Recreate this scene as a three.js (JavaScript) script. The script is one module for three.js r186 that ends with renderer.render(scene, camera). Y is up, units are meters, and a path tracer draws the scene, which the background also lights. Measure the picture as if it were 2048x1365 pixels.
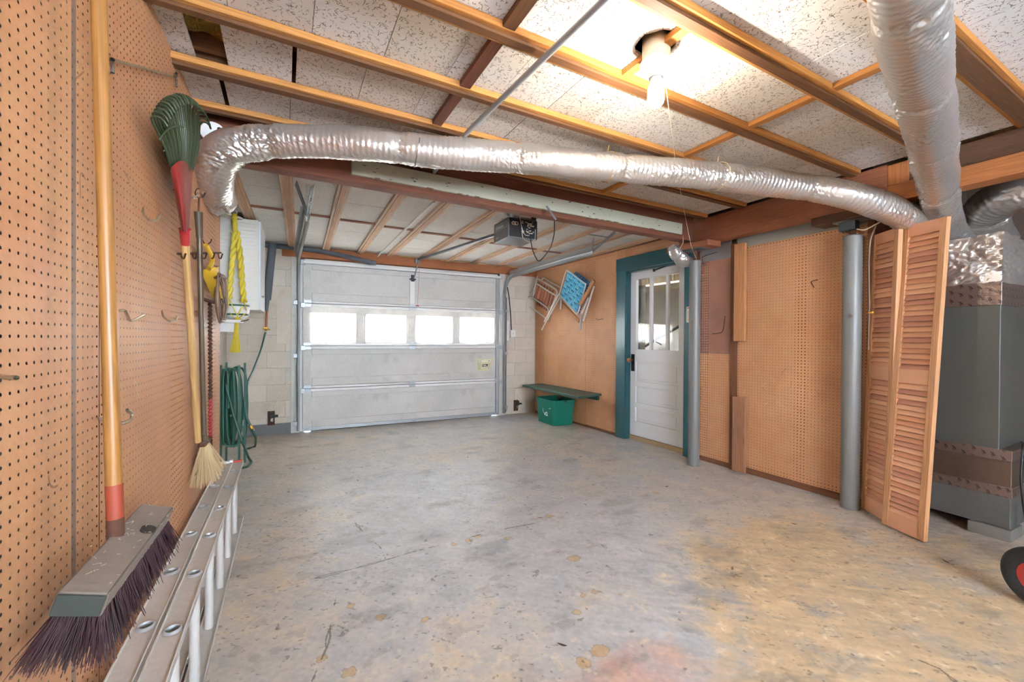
import * as THREE from 'three';
import { RoundedBoxGeometry } from 'three/addons/geometries/RoundedBoxGeometry.js';
import { mergeGeometries } from 'three/addons/utils/BufferGeometryUtils.js';
import { ImprovedNoise } from 'three/addons/math/ImprovedNoise.js';

// ---------------------------------------------------------------- camera, sky, exposure
const V = (x, y, z) => new THREE.Vector3(x, y, z);
const scene = new THREE.Scene();
const FOC = 833.76, EYE = V(0, 1.177, 0), YAW = 0.4702, PITCH = -0.0058, ROLL = 0.0062;
const camera = new THREE.PerspectiveCamera(2 * Math.atan(682.5 / FOC) * 180 / Math.PI, 2048 / 1365, 0.05, 100);
camera.position.copy(EYE);
camera.rotation.set(PITCH, -YAW, ROLL, 'YXZ');
scene.add(camera);
const renderer = new THREE.WebGLRenderer({ antialias: true });
renderer.toneMapping = THREE.LinearToneMapping;
renderer.toneMappingExposure = 1.34;
renderer.shadowMap.enabled = true;
scene.background = new THREE.Color().setRGB(0.81, 0.93, 1.10);
scene.backgroundIntensity = 50;
const sun = new THREE.DirectionalLight(new THREE.Color().setRGB(1, .95, .89), 440); sun.position.set(5, 6, .5); sun.target.position.set(0, 0, 0); sun.castShadow = true;      // high sun on the drive outside
Object.assign(sun.shadow.camera, { left: -14, right: 14, top: 14, bottom: -14, near: .1, far: 40 }); sun.shadow.mapSize.set(4096, 4096); scene.add(sun, sun.target);
const BULB_CD = 1.9, BULB_COLOR = new THREE.Color().setRGB(1, 0.89, 0.75);

// ---------------------------------------------------------------- photo pixel -> place (a direction; the distance comes from a surface)
camera.updateMatrixWorld();
const dirOf = (px, py) => V((px - 1024) / FOC, (682.5 - py) / FOC, -1).applyQuaternion(camera.quaternion);
const along = (px, py, t) => dirOf(px, py).multiplyScalar(t).add(EYE);
const onY = (px, py, y) => { const r = dirOf(px, py); return r.multiplyScalar((y - EYE.y) / r.y).add(EYE); };
const onX = (px, py, x) => { const r = dirOf(px, py); return r.multiplyScalar(x / r.x).add(EYE); };
const onZ = (px, py, z) => { const r = dirOf(px, py); return r.multiplyScalar(z / r.z).add(EYE); };
const KR = 0.0445, XR = (z) => 3.36 + KR * (z + 5.625);            // the right wall stands 2.5 degrees off the garage door's axis
const onRW = (px, py, off = 0) => { const r = dirOf(px, py); return r.multiplyScalar((3.36 - off + KR * 5.625) / (r.x - KR * r.z)).add(EYE); };
const rwp = (z, y, off = 0) => V(XR(z) - off, y, z);

// ---------------------------------------------------------------- helpers
function rng(a) { return () => { a |= 0; a = a + 0x6D2B79F5 | 0; let t = Math.imul(a ^ a >>> 15, 1 | a); t = t + Math.imul(t ^ t >>> 7, 61 | t) ^ t; return ((t ^ t >>> 14) >>> 0) / 4294967296; }; }
const rnd = rng(7), rr = (a, b) => a + (b - a) * rnd();
const perlin = new ImprovedNoise();
const names = {};
function numbered(n) { const k = names[n] = (names[n] ?? -1) + 1; return k ? n + '_' + String(k).padStart(3, '0') : n; }
function mesh(name, geo, mat, parent, label) {
  const m = new THREE.Mesh(Array.isArray(geo) ? merge(geo) : geo, mat);
  m.name = parent ? name : numbered(name); m.castShadow = m.receiveShadow = true;
  if (label) m.userData.label = label;
  (parent ?? scene).add(m); return m;
}
function merge(gs) {
  const keep = gs.map((g) => { let h = g.index ? g.toNonIndexed() : g; for (const k of Object.keys(h.attributes)) if (!['position', 'normal', 'uv'].includes(k)) h.deleteAttribute(k); if (!h.attributes.uv) h.setAttribute('uv', new THREE.BufferAttribute(new Float32Array(h.attributes.position.count * 2), 2)); return h; });
  return mergeGeometries(keep);
}
function tag(o, label, category, group) { o.userData.label = label; o.userData.category = category; if (group) o.userData.group = group; return o; }
function thing(name, label, category, pos, group) {
  const o = new THREE.Group(); o.name = numbered(name); scene.add(o); if (pos) o.position.copy(pos);
  return tag(o, label, category, group);
}
function struct(name) { const o = new THREE.Group(); o.name = name; o.userData.kind = 'structure'; scene.add(o); return o; }
function uvM(g) {                                                     // uv in metres, u along the longest side
  g.computeBoundingBox(); const s = g.boundingBox.getSize(V()), L = [s.x, s.y, s.z], l = L.indexOf(Math.max(...L));
  const p = g.attributes.position, n = g.attributes.normal, uv = new Float32Array(p.count * 2), ou = rr(0, 7), ov = rr(0, 7);
  for (let i = 0; i < p.count; i++) {
    const P = [p.getX(i), p.getY(i), p.getZ(i)], N = [Math.abs(n.getX(i)), Math.abs(n.getY(i)), Math.abs(n.getZ(i))];
    const d = N.indexOf(Math.max(...N)); let a = [0, 1, 2].filter((k) => k !== d);
    if (a[1] === l) a = [a[1], a[0]];
    uv[2 * i] = P[a[0]] + ou; uv[2 * i + 1] = P[a[1]] + ov + d * 0.37;
  }
  g.setAttribute('uv', new THREE.BufferAttribute(uv, 2)); return g;
}
function rbox(w, h, d, r = 0.002, x = 0, y = 0, z = 0) {
  const q = Math.min(r, w * .45, h * .45, d * .45);
  return uvM(q > 1e-5 ? new RoundedBoxGeometry(w, h, d, 1, q) : new THREE.BoxGeometry(w, h, d).toNonIndexed()).translate(x, y, z);
}
const bx2 = (x0, x1, y0, y1, z0, z1, r = 0.002) => rbox(Math.abs(x1 - x0), Math.abs(y1 - y0), Math.abs(z1 - z0), r, (x0 + x1) / 2, (y0 + y1) / 2, (z0 + z1) / 2);
function frameOf(p, q, up = V(0, 1, 0)) {
  const X = q.clone().sub(p).normalize(); let Z = X.clone().cross(up); if (Z.lengthSq() < 1e-6) Z = X.clone().cross(V(1, 0, 0)); Z.normalize();
  return new THREE.Matrix4().makeBasis(X, Z.clone().cross(X), Z).setPosition(p.clone().add(q).multiplyScalar(.5));
}
const plank = (p, q, w, h, r = 0.002, up) => rbox(p.distanceTo(q), h, w, r).applyMatrix4(frameOf(p, q, up));      // a board from p to q, h high, w wide
const tube = (pts, r, seg = 0, rad = 8, closed = false) => new THREE.TubeGeometry(pts.length === 2 ? new THREE.LineCurve3(pts[0], pts[1]) : new THREE.CatmullRomCurve3(pts, closed, 'catmullrom', .35), seg || (pts.length === 2 ? 1 : pts.length * 6), r, rad, closed);
function rod(p, q, r0, r1 = r0, n = 12) {
  const g = new THREE.CylinderGeometry(r1, r0, p.distanceTo(q), n, 1), uv = g.attributes.uv, L = p.distanceTo(q); for (let i = 0; i < uv.count; i++) uv.setXY(i, uv.getY(i) * L, uv.getX(i) * .05 + r0 * 30);
  return g.applyMatrix4(new THREE.Matrix4().makeRotationFromQuaternion(new THREE.Quaternion().setFromUnitVectors(V(0, 1, 0), q.clone().sub(p).normalize())).setPosition(p.clone().add(q).multiplyScalar(.5)));
}
const lathe = (pts, n = 24) => new THREE.LatheGeometry(pts.map(([r, y]) => new THREE.Vector2(r, y)), n);
const lerp = (a, b, t) => a + (b - a) * t, sstep = (a, b, x) => { const t = Math.min(1, Math.max(0, (x - a) / (b - a))); return t * t * (3 - 2 * t); };

// ---------------------------------------------------------------- textures
function canvasTex(w, h, draw, srgb = true) {
  const c = document.createElement('canvas'); c.width = w; c.height = h; draw(c.getContext('2d'), w, h);
  const t = new THREE.CanvasTexture(c); t.wrapS = t.wrapT = THREE.RepeatWrapping; if (srgb) t.colorSpace = THREE.SRGBColorSpace; return t;
}
function dataTex(w, h, f, srgb = true) {
  const d = new Uint8Array(w * h * 4), o = [0, 0, 0];
  for (let y = 0; y < h; y++) for (let x = 0; x < w; x++) { f(x / w, y / h, o); const i = (y * w + x) * 4; for (let k = 0; k < 3; k++) d[i + k] = Math.max(0, Math.min(255, o[k] * 255)); d[i + 3] = 255; }
  const t = new THREE.DataTexture(d, w, h); t.wrapS = t.wrapT = THREE.RepeatWrapping; t.magFilter = THREE.LinearFilter; t.minFilter = THREE.LinearFilter; if (srgb) t.colorSpace = THREE.SRGBColorSpace; t.needsUpdate = true; return t;
}
const hashT = new Float32Array(65536); { const q = rng(99); for (let i = 0; i < 65536; i++) hashT[i] = q(); }
function vnoise(x, y, per = 256) {
  const xi = Math.floor(x), yi = Math.floor(y), fx = x - xi, fy = y - yi, u = fx * fx * (3 - 2 * fx), v = fy * fy * (3 - 2 * fy);
  const m = (a) => ((a % per) + per) % per, x0 = m(xi), x1 = m(xi + 1), y0 = m(yi) * 256, y1 = m(yi + 1) * 256;
  return (hashT[y0 + x0] * (1 - u) + hashT[y0 + x1] * u) * (1 - v) + (hashT[y1 + x0] * (1 - u) + hashT[y1 + x1] * u) * v;
}
function fbm(x, y, n = 4, per = 256) { let s = 0, a = .5; for (let i = 0; i < n; i++) { s += a * vnoise(x, y, per); x = x * 2 + 17; y = y * 2 + 31; a *= .5; per = Math.min(256, per * 2); } return s / (1 - Math.pow(.5, n)); }
const rep = (t, u, v) => { t.repeat.set(u, v); return t; };
const woodTex = rep(dataTex(512, 512, (u, v, o) => {
  const w = fbm(u * 4, v * 8, 3, 4) * 2.2, g = Math.sin((v * 42 + w * 4.1 + fbm(u * 2, v * 16, 2, 2) * 4) * 2.1) * .5 + .5, f = vnoise(u * 10, v * 250, 256);
  const k = .83 + .1 * g + .1 * (f - .5) + .16 * (fbm(u * 3, v * 5, 3, 1) - .5); o[0] = k; o[1] = k * .985; o[2] = k * .96;
}), 1 / 1.6, 1 / .22);
const grainTex = rep(dataTex(512, 512, (u, v, o) => { const k = fbm(u * 32, v * 32, 5, 32); o[0] = o[1] = o[2] = k; }, false), 2, 2);
const blotchTex = rep(dataTex(512, 512, (u, v, o) => { const k = .90 + .10 * fbm(u * 4, v * 4, 5, 4) - .05 * sstep(.6, .85, fbm(u * 9 + 3, v * 9, 5, 9)) + .04 * (vnoise(u * 120, v * 120) - .5); o[0] = k; o[1] = k * .99; o[2] = k * .975; }), .8, .8);
function fissures(seed, n, base, dark) {
  const q = rng(seed);
  return canvasTex(1024, 1024, (c, w, h) => {
    c.fillStyle = base; c.fillRect(0, 0, w, h);
    for (let i = 0; i < 9000; i++) { const a = q(); c.fillStyle = a < .5 ? 'rgba(120,105,90,0.16)' : 'rgba(255,252,245,0.3)'; const s = 1 + q() * 2; c.fillRect(q() * w, q() * h, s, s); }
    c.strokeStyle = dark; c.lineCap = 'round';
    for (let i = 0; i < n; i++) {
      const x = q() * w, y = q() * h, L = 8 + q() * 26; let a = q() * 6.28; c.lineWidth = 1.6 + q() * 2.6;
      for (const [ox, oy] of [[0, 0], [x < 60 ? w : x > w - 60 ? -w : 0, y < 60 ? h : y > h - 60 ? -h : 0]]) {
        let X = x + ox, Y = y + oy, b = a; c.beginPath(); c.moveTo(X, Y); const s2 = rng(i * 7 + seed);
        for (let k = 0; k < 5; k++) { b += (s2() - .5) * 1.9; X += Math.cos(b) * L / 5; Y += Math.sin(b) * L / 5; c.lineTo(X, Y); } c.stroke(); if (!ox && !oy && x > 60 && x < w - 60 && y > 60 && y < h - 60) break;
      }
    }
  });
}
const tileTex = rep(fissures(11, 1150, 'rgb(232,229,224)', 'rgba(92,72,55,0.85)'), 1 / .5, 1 / .5), tileTex2 = rep(fissures(12, 420, 'rgb(232,231,228)', 'rgba(120,104,92,0.6)'), 1 / .5, 1 / .5);

// ---------------------------------------------------------------- materials
const mat = (c, rough = .7, metal = 0, extra = {}) => new THREE.MeshPhysicalMaterial({ color: c, roughness: rough, metalness: metal, side: THREE.DoubleSide, ...extra });
const wood = (c, rough = .75) => mat(c, rough, 0, { map: woodTex, bumpMap: woodTex, bumpScale: .0007 });
const paint = (c, rough = .5) => mat(c, rough, 0, { map: blotchTex, bumpMap: grainTex, bumpScale: .0004 });
const MAT = {
  strip: ['#c8893f', '#be7f3a', '#d09550'].map((c) => wood(c)), joist: ['#6e4725', '#664120', '#774f2b'].map((c) => wood(c)), oldwood: ['#d3ab8e', '#c99f82', '#dbb69a'].map((c) => wood(c)),
  pinewood: ['#e6c8ae', '#dfbda0', '#ead0b8'].map((c) => wood(c)), beam: wood('#7f4c35'), girder: wood('#a06142'), orange: wood('#b8733e'), darkwood: wood('#5c3c26'), deck: wood('#b58d62'), batten: wood('#9a6650'), header: wood('#b8754a'), stud: wood('#7d4f33'), plank: wood('#c98e5f'), plankold: wood('#a9795a'),
  tile: mat('#ffffff', .95, 0, { map: tileTex, bumpMap: tileTex, bumpScale: .0012 }), tileB: mat('#f4f0ea', .95, 0, { map: tileTex, bumpMap: tileTex, bumpScale: .0012 }), tileF: mat('#ffffff', .95, 0, { map: tileTex2, bumpMap: tileTex2, bumpScale: .0008 }),
  block: ['#dcd4c6', '#d9d0c1', '#dfd7ca'].map((c) => paint(c, .85)), rawblock: paint('#857f77', .95), alcove_shade: paint('#6f5f54', .95), mortar: paint('#cfc6b6', .95), pale: paint('#e4e2dc', .8), dark: mat('#2a211b', .95),
  galv: mat('#bcc3c9', .4, .45, { map: blotchTex }), alu: mat('#e6e6e3', .36, .35, { map: blotchTex }), steel: mat('#8a8d90', .4, .85), chrome: mat('#cfcfd0', .25, .8), perf: mat('#8b8f94', .45, .4), perfd: mat('#6c7074', .5, .4), wire: mat('#b8ab92', .4, .8),
  white: mat('#eceae6', .45), doorin: paint('#dcdad6', .5), doorstile: paint('#d7d8d2', .5), teal: mat('#1b4b52', .3, 0, { bumpMap: grainTex, bumpScale: .0006, clearcoat: .3, clearcoatRoughness: .3 }), doorwhite: mat('#eef0f2', .42, 0, { bumpMap: grainTex, bumpScale: .0003 }),
  grey: mat('#7b7d7c', .45, .1, { map: blotchTex }), black: mat('#17171a', .5), brass: mat('#c99a3f', .35, .9), copper: mat('#9a5a38', .45, .7), rust: mat('#5b3c2c', .85, .2, { map: blotchTex }),
  foil: mat('#efece7', .3, .85, { bumpMap: grainTex, bumpScale: .0012 }), crumple: mat('#e6e8ea', .3, .9), cord: mat('#e8dcc2', .8), glass: new THREE.MeshPhysicalMaterial({ color: '#ffffff', roughness: .02, transmission: 1, thickness: 0, ior: 1.5 }),
  foam: mat('#5c6067', .85), green: mat('#0d6a58', .38), hose: mat('#2b5848', .4), benchgreen: mat('#2b524a', .5, 0, { map: blotchTex }),
};
const MATR = { tineA: mat('#28331f', .4), tineB: mat('#39462c', .4) };
const pick = (a) => a[Math.floor(rnd() * a.length)];

// ================================================================ FLOOR
{
  const X0 = -0.6, X1 = 3.9, Z0 = -6.1, Z1 = -.3, NX = 1800, NZ = 2048;
  const px = (x, y) => { const p = onY(x, y, 0); return [p.x, p.z]; };
  const seg = (pts) => pts.map((p) => px(...p));
  const cracks = [seg([[495, 1192], [600, 1165], [700, 1140], [770, 1121], [830, 1103], [905, 1085], [960, 1070]]), seg([[770, 1118], [760, 1095], [735, 1075], [700, 1035]]), seg([[1010, 1058], [1080, 1045]]), seg([[622, 1365], [650, 1300], [660, 1250], [672, 1190]]), seg([[1840, 1322], [1878, 1338], [1905, 1360]])];
  const chips = [[1145, 1117, 11], [1098, 1033, 9], [1310, 986, 10], [1015, 1077, 7], [1190, 1185, 14], [1165, 1192, 12], [1155, 1225, 10], [1200, 1303, 14], [725, 1190, 8], [700, 1212, 10], [1240, 1190, 6], [905, 1090, 12], [935, 1082, 12], [955, 1075, 8], [850, 1240, 8], [760, 1235, 9], [1165, 1325, 12], [700, 1345, 14], [640, 1320, 12]].map(([a, b, r]) => { const [x, z] = px(a, b), [x2] = px(a + r, b); return [x, z, Math.max(.01, Math.abs(x2 - x) * 1.05)]; });
  const dist = (x, z, pl) => { let m = 9; for (let i = 0; i + 1 < pl.length; i++) { const [ax, az] = pl[i], [bx, bz] = pl[i + 1], dx = bx - ax, dz = bz - az, t = Math.max(0, Math.min(1, ((x - ax) * dx + (z - az) * dz) / (dx * dx + dz * dz))); m = Math.min(m, Math.hypot(x - ax - t * dx, z - az - t * dz)); } return m; };
  const blob = (x, z, cx, cz, rx, rz) => Math.exp(-(((x - cx) / rx) ** 2 + ((z - cz) / rz) ** 2));
  const [rx1, rz1] = px(1250, 1360), [ox1, oz1] = px(1560, 1090), [wx, wz] = px(880, 1060), [ox2, oz2] = px(1800, 1300);
  const H = new Float32Array(NX * NZ), A = [.72, .72, .722], B = [.75, .705, .645], Cc = [.755, .655, .51], D = [.74, .60, .55];
  const t = dataTex(NX, NZ, (u, v, o) => {
    const x = X0 + u * (X1 - X0), z = Z0 + v * (Z1 - Z0), n1 = fbm(x * 1.5 + 9, z * 1.5 + 40, 6), n2 = fbm(x * 8 + 3, z * 8 + 50, 5), n3 = fbm(x * 60, z * 60 + 90, 3), st = fbm(x * 8 + z * 6, z * 30 - x * 24, 4);
    // worn grey paint in the middle, tan dust towards the walls and the near end, bare ochre concrete to the right
    const tan = sstep(0, 1.1, .42 + (n1 - .5) * 1.5 + (n2 - .5) * 1.0 + (n3 - .5) * .5 + .45 * sstep(.6, -.45, x) + .35 * sstep(-2.3, -1.0, z) + .4 * sstep(1.2, 3.1, x + z * .2) - .75 * blob(x, z, wx, wz, .95, 1.0));
    const och = sstep(.25, 1.15, (n1 - .5) * 1.1 + (n2 - .5) * 1.3 + (st - .5) * .8 + .95 * blob(x, z, ox1, oz1, .5, .26) + .8 * blob(x, z, ox2, oz2, 1.1, .7) + .3 * sstep(-1.7, -1, z) + .25 * sstep(-5.0, -5.8, z));
    const red = sstep(.25, 1.1, blob(x, z, rx1, rz1, .4, .17) * 1.1 + (n2 - .5) * 1.0);
    let k = 1 + (n2 - .5) * .16 + (n3 - .5) * .14 + (st - .5) * (.08 + .2 * sstep(-2.2, -1.1, z) * sstep(.8, 1.6, x));
    for (let c = 0; c < 3; c++) { let q = lerp(A[c], B[c], tan); q = lerp(q, Cc[c], och * .85); q = lerp(q, D[c], red * .7); o[c] = q; }
    let h = .5 + (n2 - .5) * .3 + (n3 - .5) * .35 + (st - .5) * .2;
    const zone = sstep(.42, .62, fbm(x * 1.1 + 5, z * 1.1 + 8, 3));
    const flake = sstep(.66, .70, fbm(x * 14 + 70, z * 14, 5)) * zone * .34; o[0] = lerp(o[0], .58, flake); o[1] = lerp(o[1], .555, flake); o[2] = lerp(o[2], .53, flake); h -= flake * .3;
    const white = sstep(.70, .73, fbm(x * 24 + 4, z * 24 + 30, 5)) * sstep(-1.9, -1.3, z) * .6; o[0] = lerp(o[0], .85, white); o[1] = lerp(o[1], .79, white); o[2] = lerp(o[2], .69, white);
    k -= sstep(.62, .8, fbm(x * 3 + 11, z * 6 + 60, 5)) * .12;
    k -= sstep(.74, .78, fbm(x * 42 + z * 18, z * 70 - x * 40 + 2, 3)) * .24 * sstep(.3, .6, n1);
    k -= sstep(.79, .83, fbm(x * 26 + 8, z * 26 + 2, 4)) * .25;
    for (const [cx, cz, r] of chips) { const dx = x - cx, dz = z - cz; if (Math.abs(dx) > .07 || Math.abs(dz) > .07) continue; const d = Math.hypot(dx, dz) / r + (n2 - .5) * 2.2 + (n3 - .5) * .8; if (d < 1) { const f = sstep(1, .8, d); o[0] = lerp(o[0], .74, f); o[1] = lerp(o[1], .64, f); o[2] = lerp(o[2], .50, f); h = .1; k *= d > .86 ? .84 : 1; } }
    for (const c of cracks) { const d = dist(x, z, c) + (n2 - .5) * .03 + (n3 - .5) * .006; if (Math.abs(d) < .0028) { k *= .66; o[1] *= .97; o[2] *= .9; h = 0; } }
    for (let c = 0; c < 3; c++) o[c] *= k;
    H[Math.round(v * NZ) * NX + Math.round(u * NX)] = h;
  });
  const bt = dataTex(NX, NZ, (u, v, o) => { o[0] = o[1] = o[2] = H[Math.round(v * NZ) * NX + Math.round(u * NX)] ?? .5; }, false);
  t.wrapS = t.wrapT = bt.wrapS = bt.wrapT = THREE.MirroredRepeatWrapping;
  const g = new THREE.BoxGeometry(6.8, .2, 10, 1, 1, 1).translate(2.2, -.1, -1.6); const p = g.attributes.position, uv = g.attributes.uv;
  for (let i = 0; i < p.count; i++) uv.setXY(i, (p.getX(i) - X0) / (X1 - X0), (p.getZ(i) - Z0) / (Z1 - Z0));
  mesh('floor', g, mat('#ffffff', .4, 0, { map: t, bumpMap: bt, bumpScale: .003 })).userData.kind = 'structure';
}

// ================================================================ PEGBOARD (real round holes, one cell each)
function pegGeo(nu, nv, pitch, hole, thick = .006, U0 = 0, V0 = 0) {
  const K = 16, N = nu * nv, P = new Float32Array(N * K * 3), Nn = new Float32Array(N * K * 3), UV = new Float32Array(N * K * 2), I = new Uint32Array(N * 48); let a = 0, b = 0;
  const sq = [[1, 0], [1, 1], [0, 1], [-1, 1], [-1, 0], [-1, -1], [0, -1], [1, -1]], oc = sq.map((_, i) => [Math.cos(i * Math.PI / 4), Math.sin(i * Math.PI / 4)]);
  for (let j = 0; j < nv; j++) for (let i = 0; i < nu; i++) {
    const cx = (i + .5) * pitch, cy = (j + .5) * pitch, s = a;
    const put = (x, y, z, nx, ny, nz) => { P.set([x, y, z], a * 3); Nn.set([nx, ny, nz], a * 3); UV.set([x + U0, y + V0], a * 2); a++; };
    for (let k = 0; k < 8; k++) put(cx + sq[k][0] * pitch / 2, cy + sq[k][1] * pitch / 2, 0, 0, 0, 1); for (let k = 0; k < 8; k++) put(cx + oc[k][0] * hole, cy + oc[k][1] * hole, 0, 0, 0, 1);
    for (let k = 0; k < 8; k++) { const n = (k + 1) % 8; I.set([s + k, s + n, s + 8 + n, s + k, s + 8 + n, s + 8 + k], b); b += 6; }
  }
  const g = new THREE.BufferGeometry(); g.setAttribute('position', new THREE.BufferAttribute(P, 3)); g.setAttribute('normal', new THREE.BufferAttribute(Nn, 3)); g.setAttribute('uv', new THREE.BufferAttribute(UV, 2)); g.setIndex(new THREE.BufferAttribute(I, 1)); return g;
}
function boardTex(seed, base, tint, stripes = []) {                     // hardboard: mottled, scuffed; u, v in metres over 2.6 m
  return rep(canvasTex(1024, 1024, (c, w, h) => {
    const q = rng(seed); c.fillStyle = base; c.fillRect(0, 0, w, h);
    for (let i = 0; i < 900; i++) { const r = 12 + q() * 70, x = q() * w, y = q() * h; c.fillStyle = tint[Math.floor(q() * tint.length)]; c.beginPath(); c.ellipse(x, y, r, r * (.3 + q()), q() * 3, 0, 7); c.fill(); }
    for (let i = 0; i < 30000; i++) { c.fillStyle = q() < .5 ? 'rgba(70,40,20,0.07)' : 'rgba(255,225,195,0.07)'; c.fillRect(q() * w, q() * h, 1.5, 1.5); }
    for (let i = 0; i < 60; i++) { c.strokeStyle = q() < .6 ? 'rgba(250,225,200,0.28)' : 'rgba(70,40,25,0.3)'; c.lineWidth = .6 + q() * 1.2; const x = q() * w, y = q() * h; c.beginPath(); c.moveTo(x, y); c.quadraticCurveTo(x + (q() - .5) * 30, y + (q() - .5) * 30, x + (q() - .5) * 44, y + (q() - .5) * 44); c.stroke(); }
    for (const [u0, u1, col] of stripes) { c.fillStyle = col; c.fillRect(u0 / 2.6 * w, 0, (u1 - u0) / 2.6 * w, h); }
  }), 1 / 2.6, 1 / 2.6);
}
const tan1 = ['rgba(212,158,116,0.07)', 'rgba(190,138,118,0.08)', 'rgba(218,176,142,0.07)', 'rgba(180,122,84,0.05)'];
const pegL = mat('#ffffff', .55, 0, { map: boardTex(21, 'rgb(184,132,91)', tan1, [[.688, .71, 'rgba(118,104,98,0.75)']]) });
const pegR = mat('#ffffff', .55, 0, { map: boardTex(22, 'rgb(186,131,89)', tan1) }), pegP = mat('#ffffff', .6, 0, { map: boardTex(23, 'rgb(145,100,82)', ['rgba(120,76,70,0.09)', 'rgba(170,110,80,0.08)']) });

// ================================================================ LEFT WALL
{
  const w = struct('wall_left');
  mesh('masonry', bx2(-.96, -.76, 0, 2.6, -6.2, -3.2, 0), MAT.pale, w); mesh('masonry', bx2(-.96, -.70, 0, 2.6, -3.2, 2.9, 0), MAT.rawblock, w);
  mesh('end_closer', bx2(-.76, -.4675, 0, 2.4, -3.245, -3.2), MAT.pale, w); mesh('top_plate', bx2(-.75, -.4605, 2.332, 2.42, -3.24, 2.8), MAT.stud, w); mesh('sole_plate', bx2(-.75, -.4605, 0, .019, -3.24, 2.8), MAT.stud, w);  // end board and plates added to shut light out behind the pegboard
  const P = .0254;
  for (const [z0, n, m] of [[-1.433 + 34 * P, 34, 91], [-1.437, 71, 91]]) {
    const g = mesh('pegboard', pegGeo(n, m, P, .0034, .006, -.6 - z0, 0), pegL, w); g.rotation.y = Math.PI / 2; g.position.set(-.46, .02, z0);
  }
  mesh('pegboard', bx2(-.468, -.46, .02, 2.33, -.56, 2.8, 0), pegL, w);
  mesh('edge_strip', bx2(-.4665, -.4612, .02, 2.33, -3.2435, -3.24, 0), pegL, w);
  for (const z of [-3.2, -2.4, -1.6, -.8]) mesh('stud', bx2(-.52, -.475, .02, 2.33, z - .02, z + .02), MAT.stud, w);
}

// ================================================================ FAR WALL (garage door wall): painted concrete blocks
const ZD = -5.79;
{
  const w = struct('wall_far');
  const course = .2, zf = ZD + .0;
  for (const [x0, x1] of [[-.76, -.03], [2.79, 3.42]]) {
    mesh('mortar_bed', bx2(x0, x1, 0, 2.4, zf - .2, zf - .003, 0), MAT.mortar, w);
    for (let r = 0; r < 12; r++) { const y0 = r * course + .002, y1 = Math.min(2.39, y0 + course - .004); let x = x0 + (r % 2 ? .2 : .0); const cuts = [x0]; while (x < x1 - .05) { if (x > x0 + .05) cuts.push(x); x += .4; } cuts.push(x1);
      for (let i = 0; i + 1 < cuts.length; i++) mesh('block', bx2(cuts[i] + .0015, cuts[i + 1] - .0015, y0, y1, zf - .1, zf + rr(-.001, .001), .003), pick(MAT.block), w); }
  }
  mesh('lintel', bx2(-.8, 3.5, 2.36, 2.7, zf - .2, zf - .03, 0), MAT.mortar, w);
  mesh('grey_footing', bx2(-.6, -.035, 0, .13, zf - .02, zf + .006, .002), mat('#777a7c', .8, 0, { map: blotchTex }), w);
  mesh('cover_panel', bx2(onZ(553, 640, zf).x, -.035, onZ(560, 688, zf).y, onZ(560, 600, zf).y, zf, zf + .008), MAT.block[2], w);
  for (const [a, b] of [[-.05, -.02], [2.765, 2.795]]) mesh('jamb', bx2(a - .05, b + .02, 0, 2.2, zf - .05, zf + .02), MAT.doorstile, w);
}
{ const h = tag(mesh('header_beam', bx2(-.2, 3.35, 2.165, 2.30, ZD - .08, ZD + .03, .003), MAT.header), 'reddish timber header across the top of the garage door', 'beam');
  const pts = []; for (let i = 0; i <= 40; i++) { const x = 1.2 + i * .055; pts.push(V(x, 2.295 + .012 * perlin.noise(x * 9, 3, 1), ZD + .035 + .008 * perlin.noise(x * 11, 8, 2))); }
  mesh('sealant_bead', tube(pts, .016, 160, 7), mat('#c9a67c', .9, 0, { bumpMap: grainTex, bumpScale: .004 }), h, 'tan lumpy foam sealant'); }
mesh('driveway', bx2(-6, 9, -.25, -.03, -16, -5.93, 0), mat('#c9c6c0', .9, 0, { map: blotchTex })).userData.kind = 'structure';

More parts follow.
